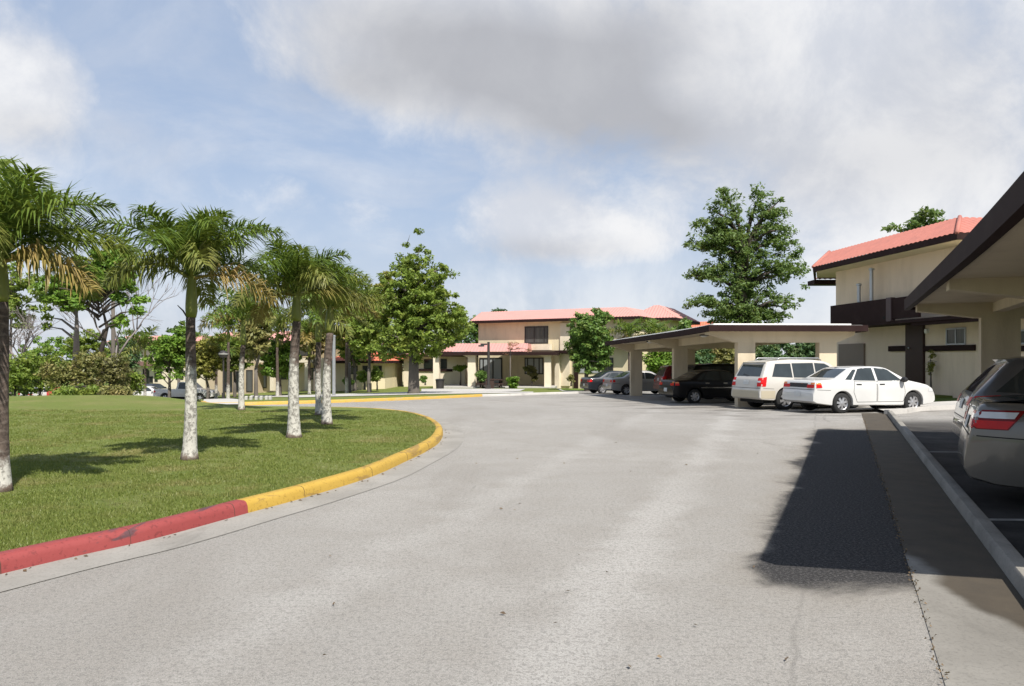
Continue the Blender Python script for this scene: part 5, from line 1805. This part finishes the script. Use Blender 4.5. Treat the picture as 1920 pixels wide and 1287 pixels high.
def leaves(clumps, per, size, rng, flat=0.6, up=0.7, aspect=0.45):
    """clumps: (x, y, z, r). Diamond leaves scattered through each clump"""
    C = np.array(clumps)
    n = len(C) * per
    c = np.repeat(C, per, axis=0)
    d = rng.normal(size=(n, 3))
    d /= np.linalg.norm(d, axis=1, keepdims=True)
    r = c[:, 3:4] * rng.random((n, 1)) ** 0.45
    off = d * r
    off[:, 2] *= flat
    p = c[:, :3] + off
    nor = rng.normal(size=(n, 3)) * 0.7 + d * 0.5
    nor[:, 2] += up
    nor /= np.linalg.norm(nor, axis=1, keepdims=True)
    t = np.cross(nor, rng.normal(size=(n, 3)))
    t /= np.linalg.norm(t, axis=1, keepdims=True) + 1e-9
    b = np.cross(nor, t)
    s = size * rng.uniform(0.6, 1.3, (n, 1))
    v = np.stack([p - t * s, p + b * s * aspect - nor * s * 0.1, p + t * s, p - b * s * aspect - nor * s * 0.1], axis=1).reshape(-1, 3)
    f = np.arange(4 * n).reshape(n, 4)
    return v, f


def tree(name, label, base, trunk_h, tr, ell, leafm, seed, nclump=70, per=110, leaf=0.12, rc=0.6, barkm=None, limbs=14, group=None, cat='tree', lean=(0, 0), hollow=0.45, fork=1, flat=0.6, up=0.7, twigs=None):
    """ell: crown volumes (x, y, z, rx, ry, rz) relative to the foot of the trunk"""
    rng = np.random.default_rng(seed)
    bx, by, bz = base
    root = thing(name, label, cat, base, group)
    vol = np.array([e[3] * e[4] * e[5] for e in ell])
    cl = []
    while len(cl) < nclump:
        e = ell[rng.choice(len(ell), p=vol / vol.sum())]
        d = rng.normal(size=3)
        d /= np.linalg.norm(d)
        r = rng.random() ** hollow
        q = [bx + e[0] + d[0] * r * e[3], by + e[1] + d[1] * r * e[4], bz + e[2] + d[2] * r * e[5]]
        cl.append((*q, rc * rng.uniform(0.55, 1.25)))
    tb = MB()
    fk = Vector((bx + lean[0], by + lean[1], bz + trunk_h))
    for k in range(fork):
        o = Vector((rng.normal(0, tr * 0.6), rng.normal(0, tr * 0.6), 0)) if fork > 1 else Vector((0, 0, 0))
        b0 = Vector((bx, by, bz - 0.1)) + o
        tb.tube([b0, b0 + Vector((0, 0, 0.25)) + (fk - b0) * 0.05, b0.lerp(fk, 0.5) + Vector((rng.normal(0, tr * 0.15), 0, 0)), fk], [tr * 1.45, tr * 1.08, tr * 0.95, tr * 0.82], 10)
    top = max(c[2] for c in cl)
    lead = Vector((bx + lean[0] * 1.5, by + lean[1] * 1.5, bz + trunk_h + (top - bz - trunk_h) * 0.6))
    tb.tube([fk, fk.lerp(lead, 0.5) + Vector((rng.normal(0, tr), rng.normal(0, tr), 0)), lead], [tr * 0.8, tr * 0.5, tr * 0.06], 8)
    order = rng.permutation(len(cl))[:limbs]
    for i in order:
        c = Vector(cl[i][:3])
        s = min(0.9, max(0.0, (c.z - fk.z) / max(0.1, lead.z - fk.z) - 0.25))
        a = fk.lerp(lead, s)
        m = a.lerp(c, 0.5) + Vector((rng.normal(0, 0.12), rng.normal(0, 0.12), 0.12 * (c - a).length))
        tb.tube([a, m, c], [tr * 0.42 * (1 - 0.5 * s), tr * 0.25, tr * 0.06], 6)
    if twigs:
        for i in range(twigs):
            c = Vector(cl[rng.integers(len(cl))][:3])
            d = Vector((rng.normal(), rng.normal(), abs(rng.normal()) + 0.3)).normalized()
            tb.tube([c, c + d * rc * 1.2, c + d * rc * 2.0 + Vector((0, 0, 0.1))], [0.025, 0.015, 0.005], 4)
    obj('trunk', tb, barkm or BARK, root, smooth=True)
    v, f = leaves(cl, per, leaf, rng, flat, up)
    obj('crown', (v, f, None), leafm, root)
    return root


def ground_xy(px, y):
    x = (px - 960) / F * y
    return x, y, zg(x, y)


# ---- the row of palms on the lawn
GP = 'palms with limewashed trunks on the lawn island'


def lawn_palm(label, px, y, crown_px, shaft_py, leaf_py, seed, r0, r1, lime, **k):
    x = (px - 960) / F * y
    zb = zl(x, y)
    hs = EYE - (shaft_py - HZ) / F * y - zb
    hc = EYE - (leaf_py - HZ) / F * y - zb
    lx = (crown_px - 960) / F * y - x
    return palm('palm_tree', label, x, y, zb, hs, hc, r0, r1, seed, (lx, 0), lime=lime, group=GP, **k)


def lawn_y(px, py):
    return G(px, py, 0.125).y


lawn_palm('nearest lawn palm, cut by the left edge, with a big dark green crown', 5, lawn_y(5, 921), 2, 562, 492, 3, 0.078, 0.062, 0.35, scale=0.98, nf=18, n=100, lw=0.012)
lawn_palm('foreground lawn palm with white trunk, brown upper stem and short spent flower stalk', 356, lawn_y(356, 862), 359, 592, 523, 12, 0.098, 0.066, 1.42, scale=0.92, nf=17, n=100, lw=0.013, extra=1)
lawn_palm('lawn palm with thick mottled trunk and browning lower fronds, third from the left', 550, lawn_y(550, 821), 556, 600, 556, 8, 0.115, 0.075, 1.45, scale=0.92, nf=17, n=92, lw=0.0135)
lawn_palm('lawn palm with a slim white foot standing close to the yellow kerb bend', 612, lawn_y(612, 796), 618, 622, 580, 21, 0.105, 0.082, 1.35, scale=0.95, nf=16, n=80, lw=0.015)
lawn_palm('slim dark palm just behind the white-footed one at the kerb bend', 597, lawn_y(597, 779), 597, 640, 600, 27, 0.085, 0.07, 1.1, scale=0.95, nf=14, n=40, lw=0.02)
lawn_palm('thin palm at the far edge of the lawn, opposite the small white blocks', 452, lawn_y(452, 770), 456, 645, 604, 33, 0.085, 0.07, 1.5, scale=1.0, nf=15, n=40, lw=0.02)

# ---- palms among the houses
GB = 'palms among the houses'
for (label, px, y, shaft, leafy, seed, sc) in (
        ('small full palm before the far pink-roofed block', 272, 66, 690, 655, 41, 1.9),
        ('dark palm rising above the roof right of the foreground palm', 428, 58, 640, 618, 42, 1.6),
        ('bushy palm beside the tan block doorway', 405, 64, 690, 660, 43, 1.8),
        ('leaning pale palm behind the thick mottled palm trunk', 520, 60, 650, 622, 44, 2.0),
        ('palm with hanging brownish fronds before the terrace awning', 580, 62, 668, 636, 45, 1.9),
        ('palm close to the grey post, in front of the orange roof', 650, 58, 640, 605, 46, 1.8)):
    x, y, z = ground_xy(px, y)
    palm('palm_tree', label, x, y, z - 0.05, EYE - (shaft - HZ) / F * y - z, EYE - (leafy - HZ) / F * y - z, 0.14, 0.1, seed, scale=sc, nf=13, n=30, far=True, lw=0.035, group=GB, lime=1.2)
# palms by the far carport
for (label, px, y, shaft, leafy, seed, sc) in (
        ('dark feathery palm behind the far carport eave, right of the round tree', 1180, 56, 660, 632, 51, 1.35),
        ('second small palm behind the far carport roof, next to the hipped block', 1228, 57, 655, 630, 52, 1.2)):
    x, y, z = ground_xy(px, y)
    palm('palm_tree', label, x, y, z, EYE - (shaft - HZ) / F * y - z, EYE - (leafy - HZ) / F * y - z, 0.11, 0.08, seed, scale=sc, nf=12, n=28, far=True, lw=0.035, group='palms by the far carport', lime=1.0)

# ---- broadleaf trees that stand on their own
x, y, z = ground_xy(776, 46.0)
k = 46.0 / F


def E(px, py, rx, rp, dy=0.0, ry=None, bx=776, by=740, kk=None):
    """crown volume from photo pixels, relative to a foot at (bx, by)"""
    s = kk or k
    return ((px - bx) * s, dy, (by - py) * s, rx * s, (ry or rx) * s, rp * s)


tree('bushy_tree', 'round bushy yellow-green tree with a pointed top, behind the far yellow kerb', (x, y, z), 2.5, 0.33,
     [E(768, 642, 68, 40), E(790, 590, 88, 70), E(780, 545, 70, 60), E(740, 600, 45, 55), E(850, 600, 42, 55, 0.3), E(775, 500, 44, 40), E(778, 462, 22, 34), E(850, 505, 30, 20), E(785, 432, 9, 18), E(735, 535, 35, 25)], L_GREEN, 61,
     nclump=560, per=55, leaf=0.125, rc=0.42, barkm=BARK, limbs=60, hollow=0.55, twigs=25)
x, y, z = ground_xy(1398, 66)
k = 66 / F
big = [(1395, 600, 70, 26), (1340, 440, 34, 34), (1455, 405, 26, 30), (1365, 390, 28, 30), (1395, 555, 60, 55), (1335, 520, 55, 22), (1318, 470, 38, 22), (1350, 405, 28, 50), (1365, 450, 40, 40), (1430, 420, 30, 60), (1450, 460, 45, 35), (1470, 515, 45, 25), (1395, 490, 55, 50), (1325, 575, 45, 14),
       (1470, 575, 40, 14), (1360, 590, 50, 18), (1440, 600, 35, 16), (1300, 520, 20, 10), (1495, 480, 18, 14), (1345, 362, 18, 18), (1425, 372, 20, 16), (1500, 545, 12, 10), (1310, 425, 16, 14)]
tree('tall_tree', 'tall dark tree with layered forked crown rising behind the far carport', (x, y, z), 5.5, 0.55,
     [E(a, b, c, d, 0.0, min(c, 45), 1398, 715) for a, b, c, d in big], L_TALL, 62, nclump=760, per=42, leaf=0.16, rc=0.60, barkm=BARKD, limbs=60, hollow=0.62, flat=0.62, up=1.0)
x, y, z = ground_xy(1100, 55)
k = 55 / F
tree('round_tree', 'round leafy green tree in front of the middle house, above the charcoal sedan', (x, y, z), 2.0, 0.16,
     [E(1105, 675, 36, 26, 0, 32, 1100, 734), E(1108, 632, 46, 48, 0, 40, 1100, 734), E(1090, 655, 30, 25, 0, 30, 1100, 734), E(1120, 600, 30, 20, 0, 30, 1100, 734), E(1130, 650, 28, 22, 0, 26, 1100, 734)], L_MID, 63,
     nclump=340, per=70, leaf=0.13, rc=0.38, limbs=20, hollow=0.5)
x, y, z = ground_xy(1735, 56)
k = 56 / F
tree('tall_tree', 'dark tree crown showing above the right townhouse roof', (x, y, 0), 8.0, 0.4,
     [E(1750, 412, 38, 36, 0, 30, 1735, 716), E(1698, 432, 26, 24, 0, 26, 1735, 716), E(1760, 460, 60, 45, 0, 40, 1735, 716), E(1725, 510, 60, 60, 0, 40, 1735, 716)], L_TALL, 64, nclump=110, per=70, leaf=0.2, rc=0.7, barkm=BARKD, flat=0.5)
# umbrella trees at the left: pale forked trunks under spread leaves
x, y, z = ground_xy(186, 44)
k = 44 / F
tree('umbrella_tree', 'spreading tree with dark forked limbs and bright leaf tufts, behind the shrubs', (x, y, z), 2.6, 0.2,
     [E(200, 530, 60, 40, 0, 50, 186, 755), E(120, 540, 50, 30, 0, 45, 186, 755), E(255, 570, 32, 26, 0, 30, 186, 755), E(190, 490, 60, 26, 0, 45, 186, 755), E(150, 570, 30, 22, -0.5, 30, 186, 755), E(225, 605, 22, 14, 0, 22, 186, 755)],
     L_BRIGHT, 65, nclump=105, per=80, leaf=0.16, rc=0.42, barkm=BARKD, limbs=60, fork=2)
x, y, z = ground_xy(143, 46)
k = 46 / F
tree('grey_tree', 'smooth pale grey trunk leaning left, with a thin crown, beside the spreading tree', (x, y, z), 3.2, 0.24,
     [E(120, 540, 55, 36, 0, 50, 143, 755), E(90, 585, 30, 20, 0, 30, 143, 755), E(165, 500, 40, 25, 0, 40, 143, 755)], L_GREEN, 66, nclump=50, per=60, leaf=0.16, rc=0.45, barkm=TWIG, limbs=36)
x, y, z = ground_xy(45, 50)
k = 50 / F


def bare_tree(label, px, y, top_py, spread, seed, ll=1.0):
    rng = np.random.default_rng(seed)
    x, y, z = ground_xy(px, y)
    root = thing('bare_tree', label, 'tree', (x, y, z))
    mb = MB()

    def grow(p, d, L, r, lev):
        q = p + d * L
        mb.tube([p, p.lerp(q, 0.5) + Vector((rng.normal(0, L * .05), rng.normal(0, L * .05), 0)), q], [r, r * 0.85, r * 0.65], 5 if lev > 1 else 8)
        if lev < 6:
            for _ in range(3 if lev < 5 else 4):
                nd = (d + Vector((rng.normal(0, spread), rng.normal(0, spread), rng.normal(0.08, 0.3)))).normalized()
                grow(p.lerp(q, rng.uniform(0.6, 1.0)), nd, L * rng.uniform(0.6, 0.82), max(0.009, r * 0.58), lev + 1)
    H = EYE - (top_py - HZ) / F * y - z
    grow(Vector((x, y, z)), Vector((0.05, 0, 1)).normalized(), H * 0.34, 0.16, 1)
    obj('trunk', mb, TWIG, root, smooth=True)


bare_tree('leafless tree with a haze of pale purple twigs, behind the nearest palm', 45, 50, 545, 0.55, 71)
bare_tree('leafless twiggy tree top showing between the two left palms', 215, 62, 425, 0.35, 72)

# ---- shrubs on the lawn crest at the left
GS = 'shrubs along the crest of the lawn'
shr = [(28, 33.5, 662, 42, L_GREEN, 'yellow-green shrub at the far left of the lawn crest'), (75, 34.5, 648, 46, L_GREEN, 'broad green shrub behind the far left trunks'),
       (120, 33.2, 676, 46, L_OLIVE, 'loose olive shrub below the pale grey trunk'), (165, 33.8, 652, 40, L_OLIVE, 'tall olive shrub below the dark forked tree'),
       (208, 33.0, 664, 36, L_BROWN, 'brownish shrub, second from the right end of the crest row'), (240, 34.2, 694, 24, L_GREEN, 'last small green shrub at the right end of the crest row'),
       (150, 32.0, 724, 50, L_GREEN, 'low green shrub along the grass under the olive ones'), (45, 36, 690, 45, L_MID, 'dark green shrub near the red car'), (215, 32.2, 726, 28, L_OLIVE, 'low olive bush at the foot of the brownish shrub')]
for i, (px, y, top, hw, lm_, lab) in enumerate(shr):
    x = (px - 960) / F * y
    z = zl(x, y) - 0.1
    kk = y / F
    by = HZ + (EYE - z) / kk
    hh = (by - top)
    tree('shrub', lab, (x, y, z), 0.5, 0.05, [(0, 0, hh * kk * 0.55, hw * kk, hw * kk * 0.8, hh * kk * 0.42), (hw * kk * 0.4, 0, hh * kk * 0.75, hw * kk * 0.5, hw * kk * 0.5, hh * kk * 0.25),
          (-hw * kk * 0.45, 0, hh * kk * 0.68, hw * kk * 0.45, hw * kk * 0.5, hh * kk * 0.28)], lm_, 80 + i, nclump=80, per=32, leaf=0.08, rc=0.30, limbs=30, group=GS, cat='shrub', barkm=BARKD, fork=3, hollow=0.6)

# ---- trees massed behind, each its own
GT = 'trees massed behind the houses'
bgt = [  # px, y, top, bottom, half width, leaves, label
    (20, 60, 480, 640, 60, L_GREEN, 'airy green tree rising behind the nearest palm trunk'), (95, 85, 615, 735, 60, L_BRIGHT, 'bright green tree far behind the pale grey trunk'),
    (160, 70, 612, 730, 42, L_GREEN, 'soft green tree behind the fork of the spreading tree'), (228, 76, 625, 720, 34, L_DARK, 'dark rounded tree before the far pink-roofed block'),
    (318, 62, 606, 725, 42, L_BRIGHT, 'bright green tree left of the white foreground trunk'), (335, 68, 600, 700, 32, L_MID, 'mid green crown behind the foreground palm stem'),
    (212, 52, 446, 560, 34, L_YELLOW, 'yellow-green tree top rising between the two nearest palms'),
    (390, 60, 625, 725, 34, L_YELLOW, 'yellowish small tree right of the white foreground trunk'), (440, 66, 615, 712, 42, L_GREEN, 'yellow-green tree in front of the tan block roof'),
    (480, 56, 560, 690, 30, L_OLIVE, 'slender olive tree left of the mottled palm trunk'), (525, 62, 622, 722, 36, L_BRIGHT, 'bright small tree beside the terrace columns'),
    (590, 70, 590, 690, 30, L_OLIVE, 'olive tree glimpsed between the two lawn palm trunks'), (655, 60, 500, 680, 42, L_YELLOW, 'tall yellowish tree behind the slim palm, left of the bushy tree'),
    (692, 56, 560, 690, 40, L_GREEN, 'yellow-green tree touching the left side of the bushy tree'), (665, 64, 600, 690, 46, L_BRIGHT, 'bright green tree above the orange-roofed house'),
    (715, 72, 500, 640, 30, L_YELLOW, 'thin yellowish tree top beside the bushy tree'), (735, 76, 640, 712, 40, L_DARK, 'dark tree behind the bushy tree trunk'),
    (845, 84, 590, 690, 44, L_DARK, 'dark tree between the bushy tree and the middle house'), (905, 92, 570, 680, 34, L_MID, 'green tree top rising behind the left end of the pink roof'),
    (935, 96, 574, 640, 14, L_DARK, 'small dark tree top above the pink roof'), (1215, 95, 578, 640, 12, L_DARK, 'little tree top above the hipped roof'),
    (1275, 62, 597, 690, 28, L_MID, 'green tree between the hipped block and the far carport roof'), (1345, 74, 590, 700, 46, L_DARK, 'dark low tree at the foot of the tall tree'),
    (1300, 58, 640, 715, 36, L_DARK, 'dark green tree seen through the far carport'), (1365, 60, 640, 720, 40, L_OLIVE, 'olive tree seen through the gap beside the far carport pier'),
    (1440, 62, 628, 720, 40, L_DARK, 'dark leafy tree seen through the carport opening above the white SUV'), (1510, 64, 630, 720, 44, L_DARK, 'dark green tree seen at the right of the carport opening'),
    (1240, 56, 650, 720, 30, L_BRIGHT, 'bright shrubby tree seen between the far carport piers')]
for i, (px, y, top, bot, hw, lm_, lab) in enumerate(bgt):
    x, y, z = ground_xy(px, y)
    kk = y / F
    zt = EYE - (top - HZ) * kk - z
    zb = max(0.3, EYE - (bot - HZ) * kk - z)
    zm, hh = (zt + zb) / 2, (zt - zb) / 2
    rw = hw * kk
    tree('broadleaf_tree', lab, (x, y, z), max(0.6, zb), 0.14, [(0, 0, zm, rw, rw * 0.8, hh * 0.85), (rw * 0.35, 0.2, zm + hh * 0.35, rw * 0.6, rw * 0.6, hh * 0.6), (-rw * 0.4, 0, zm + hh * 0.1, rw * 0.6, rw * 0.6, hh * 0.6)],
         lm_, 120 + i, nclump=90, per=60, leaf=0.17, rc=0.5, limbs=16, group=GT, barkm=BARK, hollow=0.5)

# ---- garden plants by the porch
x, y, z = ground_xy(862, 63.5)


def garden(name, label, px, y, base_py, ells, lm_, seed, tr=0.05, th=0.6, nc=30, per=70, leaf=0.09, rc=0.22, cat='shrub', limbs=8, barkm=None):
    x = (px - 960) / F * y
    z = EYE - (base_py - HZ) / F * y
    kk = y / F
    return tree(name, label, (x, y, z), th, tr, [((a - px) * kk, 0, (base_py - b) * kk, c * kk, c * kk, d * kk) for a, b, c, d in ells], lm_, seed, nclump=nc, per=per, leaf=leaf, rc=rc, cat=cat, limbs=limbs, barkm=barkm or BARK, fork=2)


garden('topiary_shrub', 'flat-topped clipped shrub on bare stems, between the first two porch pillars', 864, 64.5, 722, [(863, 691, 14, 6)], L_BRIGHT, 151, th=1.0)
garden('topiary_shrub', 'rounded clipped shrub in front of the sliding door, right of the middle porch pillar', 905, 61.5, 728, [(904, 704, 11, 10)], L_MID, 152, th=0.8)
garden('shrub', 'bright green bush beside the picnic bench, right of the lamp post', 961, 60.0, 734, [(960, 714, 11, 10), (964, 725, 7, 8)], L_BRIGHT, 153, th=0.4)
garden('shrub', 'reddish brown drooping shrub in front of the ground-floor window', 998, 62.8, 720, [(994, 693, 11, 9), (1001, 706, 6, 10)], L_BROWN, 154, th=0.5)
garden('bougainvillea', 'thin bougainvillea with pale salmon blossom climbing over the porch roof', 957, 60.4, 733, [(965, 650, 16, 8), (950, 658, 10, 8), (985, 655, 18, 6)], leaf_mat('salmon_blossom', (0.38, 0.16, 0.12), (0.46, 0.24, 0.16), (0.12, 0.13, 0.03)), 155, th=3.2, nc=11, per=18, rc=0.22, cat='climber')
garden('shrub', 'low green shrub at the foot of the orange-roofed house wall', 652, 62, 728, [(652, 716, 9, 8)], L_BRIGHT, 156, th=0.2)
garden('sapling', 'young leafy tree left of the dark lamp post', 683, 58, 729, [(682, 707, 11, 11)], L_GREEN, 157, th=0.8)
garden('sapling', 'young leafy tree right of the dark lamp post', 707, 57, 730, [(707, 702, 13, 14)], L_GREEN, 158, th=0.8)
garden('shrub', 'small green shrub beside the bushy tree trunk', 797, 62, 720, [(795, 711, 6, 6)], L_MID, 159, th=0.2, nc=14)
garden('shrub', 'thin plant against the wall left of the charcoal sedan', 1071, 61.5, 722, [(1070, 710, 6, 7)], L_OLIVE, 160, th=0.3, nc=12, per=40)
x0_, y0_ = 17.4, 32.4
garden('climbing_plant', 'thin yellow-green climbing plant on the right townhouse wall, near the brown door', 1745, 32.4, 738, [(1746, 668, 4, 10), (1745, 685, 5, 8), (1744, 700, 3, 8)], L_YELLOW, 161, tr=0.02, th=1.4, nc=14, per=26, leaf=0.06, rc=0.14, cat='climber')
gs_ = MB()
tag(obj('trash_pad', MB().box(17.3, 18.2, 31.5, 35, -0.05, 0.13), BLAWN), None, None, kind='structure').name = 'lawn_strip'

# ------------------------------------------------------------------ street furniture


def lamp_post(label, px, y, base_py, top_py, style, pr=1.0):
    x = (px - 960) / F * y
    z = EYE - (base_py - HZ) / F * y
    zt = EYE - (top_py - HZ) / F * y
    r = thing('lamp_post', label, 'street lamp', (x, y, z))
    obj('base', MB().box(x - 0.17 * pr, x + 0.17 * pr, y - 0.17 * pr, y + 0.17 * pr, z - 0.2, z + 0.55), DARKM, r)
    obj('pole', MB().tube([(x, y, z + 0.5), (x, y, zt)], [0.12 * pr, 0.10 * pr], 10), DARKM, r, smooth=True, sharp=50)
    if style == 'arm':
        kk = y / F
        obj('arm', MB().box(x - 15 * kk, x - 0.11, y - 0.06, y + 0.06, zt - 0.24, zt - 0.12), DARKM, r)
        h = obj('lamp_head', MB().box(x - 19 * kk, x - 8 * kk, y - 0.2, y + 0.2, zt - 0.34, zt - 0.245), DARKM, r)
        obj('lens', MB().box(x - 18 * kk, x - 9 * kk, y - 0.16, y + 0.16, zt - 0.37, zt - 0.342), WHITEP, h)
    else:
        h = obj('lamp_head', MB().lathe([(0.0, -0.30), (0.22, -0.28), (0.30, -0.1), (0.32, 0.0), (0.30, 0.06), (0.12, 0.18), (0.0, 0.2)], (x, y, zt), 14), DARKM, r, smooth=True, sharp=40)
        obj('lens', MB().lathe([(0.30, -0.07), (0.318, -0.05), (0.322, -0.02)], (x, y, zt), 14), WHITEP, h)
    return r


lamp_post('dark square-based lamp post with side arm, near the porch', 916, 58.5, 735.5, 641.5, 'arm')
lamp_post('dark lamp post with a round head, left of the bushy tree', 693, 56, 733, 656, 'round', 0.75)
lamp_post('dark lamp post with a pale round head, seen beside the thin far palm', 419, 52, 752, 663, 'round', 0.5)
x, y = (626 - 960) / F * 44, 44
z = zg(x, y)
r = thing('metal_post', 'tall plain grey metal post beside the lawn palms', 'post', (x, y, z))
obj('pole', MB().tube([(x, y, z - 0.1), (x, y, EYE - (630 - HZ) / F * y)], 0.10, 12), ALU, r, smooth=True, sharp=50)
obj('cap', MB().lathe([(0.115, -0.06), (0.115, 0.0), (0.06, 0.04), (0.0, 0.05)], (x, y, EYE - (630 - HZ) / F * y), 12), ALU, r, smooth=True, sharp=50)

# bin and bench by the porch
y = 61.0
x = (825 - 960) / F * y
z = EYE - (731.5 - HZ) / F * y
r = thing('litter_bin', 'black litter bin with a lid, beside the left porch pillar', 'bin', (x, y, z))
obj('body', MB().lathe([(0.0, z), (0.30, z), (0.34, z + 0.75), (0.0, z + 0.75)], (x, y, 0), 14), DARKM, r, smooth=True, sharp=40)
obj('lid', MB().lathe([(0.37, z + 0.75), (0.37, z + 0.83), (0.30, z + 0.88), (0.0, z + 0.9)], (x, y, 0), 14), BLACKP, r, smooth=True, sharp=40)
WOOD = M('dark_brown_wood', (0.045, 0.025, 0.02), 0.8, 0.3, 6, stretch=(0.5, 4, 4))
y = 61.9
k = y / F
xa, xb = (892 - 960) * k, (946 - 960) * k
z = EYE - (729 - HZ) * k
r = thing('picnic_table', 'dark brown picnic table with two benches, under the porch canopy', 'table', ((xa + xb) / 2, y, z))
obj('tabletop', MB().box(xa + 0.1, xb - 0.1, y - 0.4, y + 0.4, z + 0.68, z + 0.76), WOOD, r)
for dy_ in (-0.75, 0.6):
    obj('bench_seat', MB().box(xa, xb, y + dy_ - 0.02, y + dy_ + 0.26, z + 0.38, z + 0.44), WOOD, r)
for xx in (xa + 0.35, xb - 0.45):
    mb = MB()
    mb.prism([(xx, y - 0.72, z), (xx, y - 0.62, z), (xx, y + 0.28, z + 0.68), (xx, y + 0.18, z + 0.68)], (0.1, 0, 0))
    mb.prism([(xx + 0.11, y + 0.72, z), (xx + 0.11, y + 0.62, z), (xx + 0.11, y - 0.28, z + 0.68), (xx + 0.11, y - 0.18, z + 0.68)], (0.1, 0, 0))
    mb.box(xx + 0.22, xx + 0.3, y - 0.78, y + 0.86, z + 0.30, z + 0.38)
    obj('trestle', mb, WOOD, r)
    mb = MB()
r2 = thing('planter_box', 'dark square planter behind the lamp post, at the end of the picnic table', 'planter', ((919 - 960) * 60.3 / F, 60.3, z))
kx = (919 - 960) * 60.3 / F
obj('box', MB().box(kx - 0.35, kx + 0.3, 60.1, 60.7, z - 0.15, z + 0.75), WOOD, r2)
obj('rim', MB().box(kx - 0.39, kx + 0.34, 60.06, 60.74, z + 0.752, z + 0.82), WOOD, r2)

# low white blocks in the grass beyond the road at the left
GW = 'low white blocks along the grass beyond the road'
for i, px in enumerate((462, 471, 481, 490, 500, 507)):
    y = 35.5
    x = (px - 960) / F * y
    z = zg(x, y) + 0.08
    b_ = MB().box(x - 0.06, x + 0.06, y - 0.07, y + 0.07, z, z + 0.16)
    b_.hexa([(x - 0.06, y - 0.07, z + 0.16), (x + 0.06, y - 0.07, z + 0.16), (x + 0.06, y + 0.07, z + 0.16), (x - 0.06, y + 0.07, z + 0.16),
             (x - 0.04, y - 0.05, z + 0.185), (x + 0.04, y - 0.05, z + 0.185), (x + 0.04, y + 0.05, z + 0.185), (x - 0.04, y + 0.05, z + 0.185)])
    tag(obj('marker_block', b_, M('weathered_white', (0.42, 0.41, 0.38), 0.8, 0.2, 8)), 'small white block in the short row in the grass beyond the road', 'block', GW)

# ------------------------------------------------------------------ mown grass blades on the lawn island, denser near
rng = np.random.default_rng(77)
pts = []
kp = [(p.x, p.y) for p in offset(kpath, 0.16)]
lp = [(p.x, p.y) for p in lawn_poly]
kpa = np.array(kp)
N0 = 520000
Yr = 4.0 + 26 * rng.random(N0) ** 1.9
Xr = (-0.72 * Yr) + rng.random(N0) * (0.72 * Yr)
front = kpa[(kpa[:, 1] < 24)]
o1 = np.argmin(np.abs(front[:, 1] - 15.4))
near = front[:o1 + 1]
xr_lim = np.interp(Yr, near[:, 1], near[:, 0])
far_ = front[o1:]
mid = Yr > 15.4
order = np.argsort(far_[:, 1])
xr_lim[mid] = np.interp(Yr[mid], far_[order, 1], far_[order, 0])
from mathutils import noise as mnoise
keep = (Xr < xr_lim) & (Yr < 23.0)
for i in np.nonzero(keep)[0]:
    q_ = mnoise.noise((Xr[i] * 0.9, Yr[i] * 0.9, 3.1)) + 0.6 * mnoise.noise((Xr[i] * 3.1, Yr[i] * 3.1, 8.7))
    if q_ < -0.22 and rng.random() < 0.75:
        keep[i] = False
Xr, Yr = Xr[keep], Yr[keep]
n = len(Xr)
zz = np.array([zl(a, b) for a, b in zip(Xr, Yr)])
h = rng.uniform(0.010, 0.030, n) * (1 + 0.5 * (rng.random(n) < 0.06))
a = rng.random(n) * 6.283
w = (0.0020 + 0.0004 * Yr) * rng.uniform(0.7, 1.4, n)
lx, ly = rng.normal(0, 0.4, n) * h, rng.normal(0, 0.4, n) * h
v = np.stack([np.stack([Xr - np.cos(a) * w, Yr - np.sin(a) * w, zz - 0.003], 1), np.stack([Xr + np.cos(a) * w, Yr + np.sin(a) * w, zz - 0.003], 1), np.stack([Xr + lx, Yr + ly, zz + h], 1)], 1).reshape(-1, 3)
GM = leaf_mat('grass_blades', (0.115, 0.16, 0.028), (0.215, 0.24, 0.062), (0.28, 0.24, 0.10), 0.3, 0.7)
tag(obj('grass', (v, np.arange(3 * n).reshape(n, 3), None), GM), 'short mown grass on the lawn island', 'grass', kind='stuff')
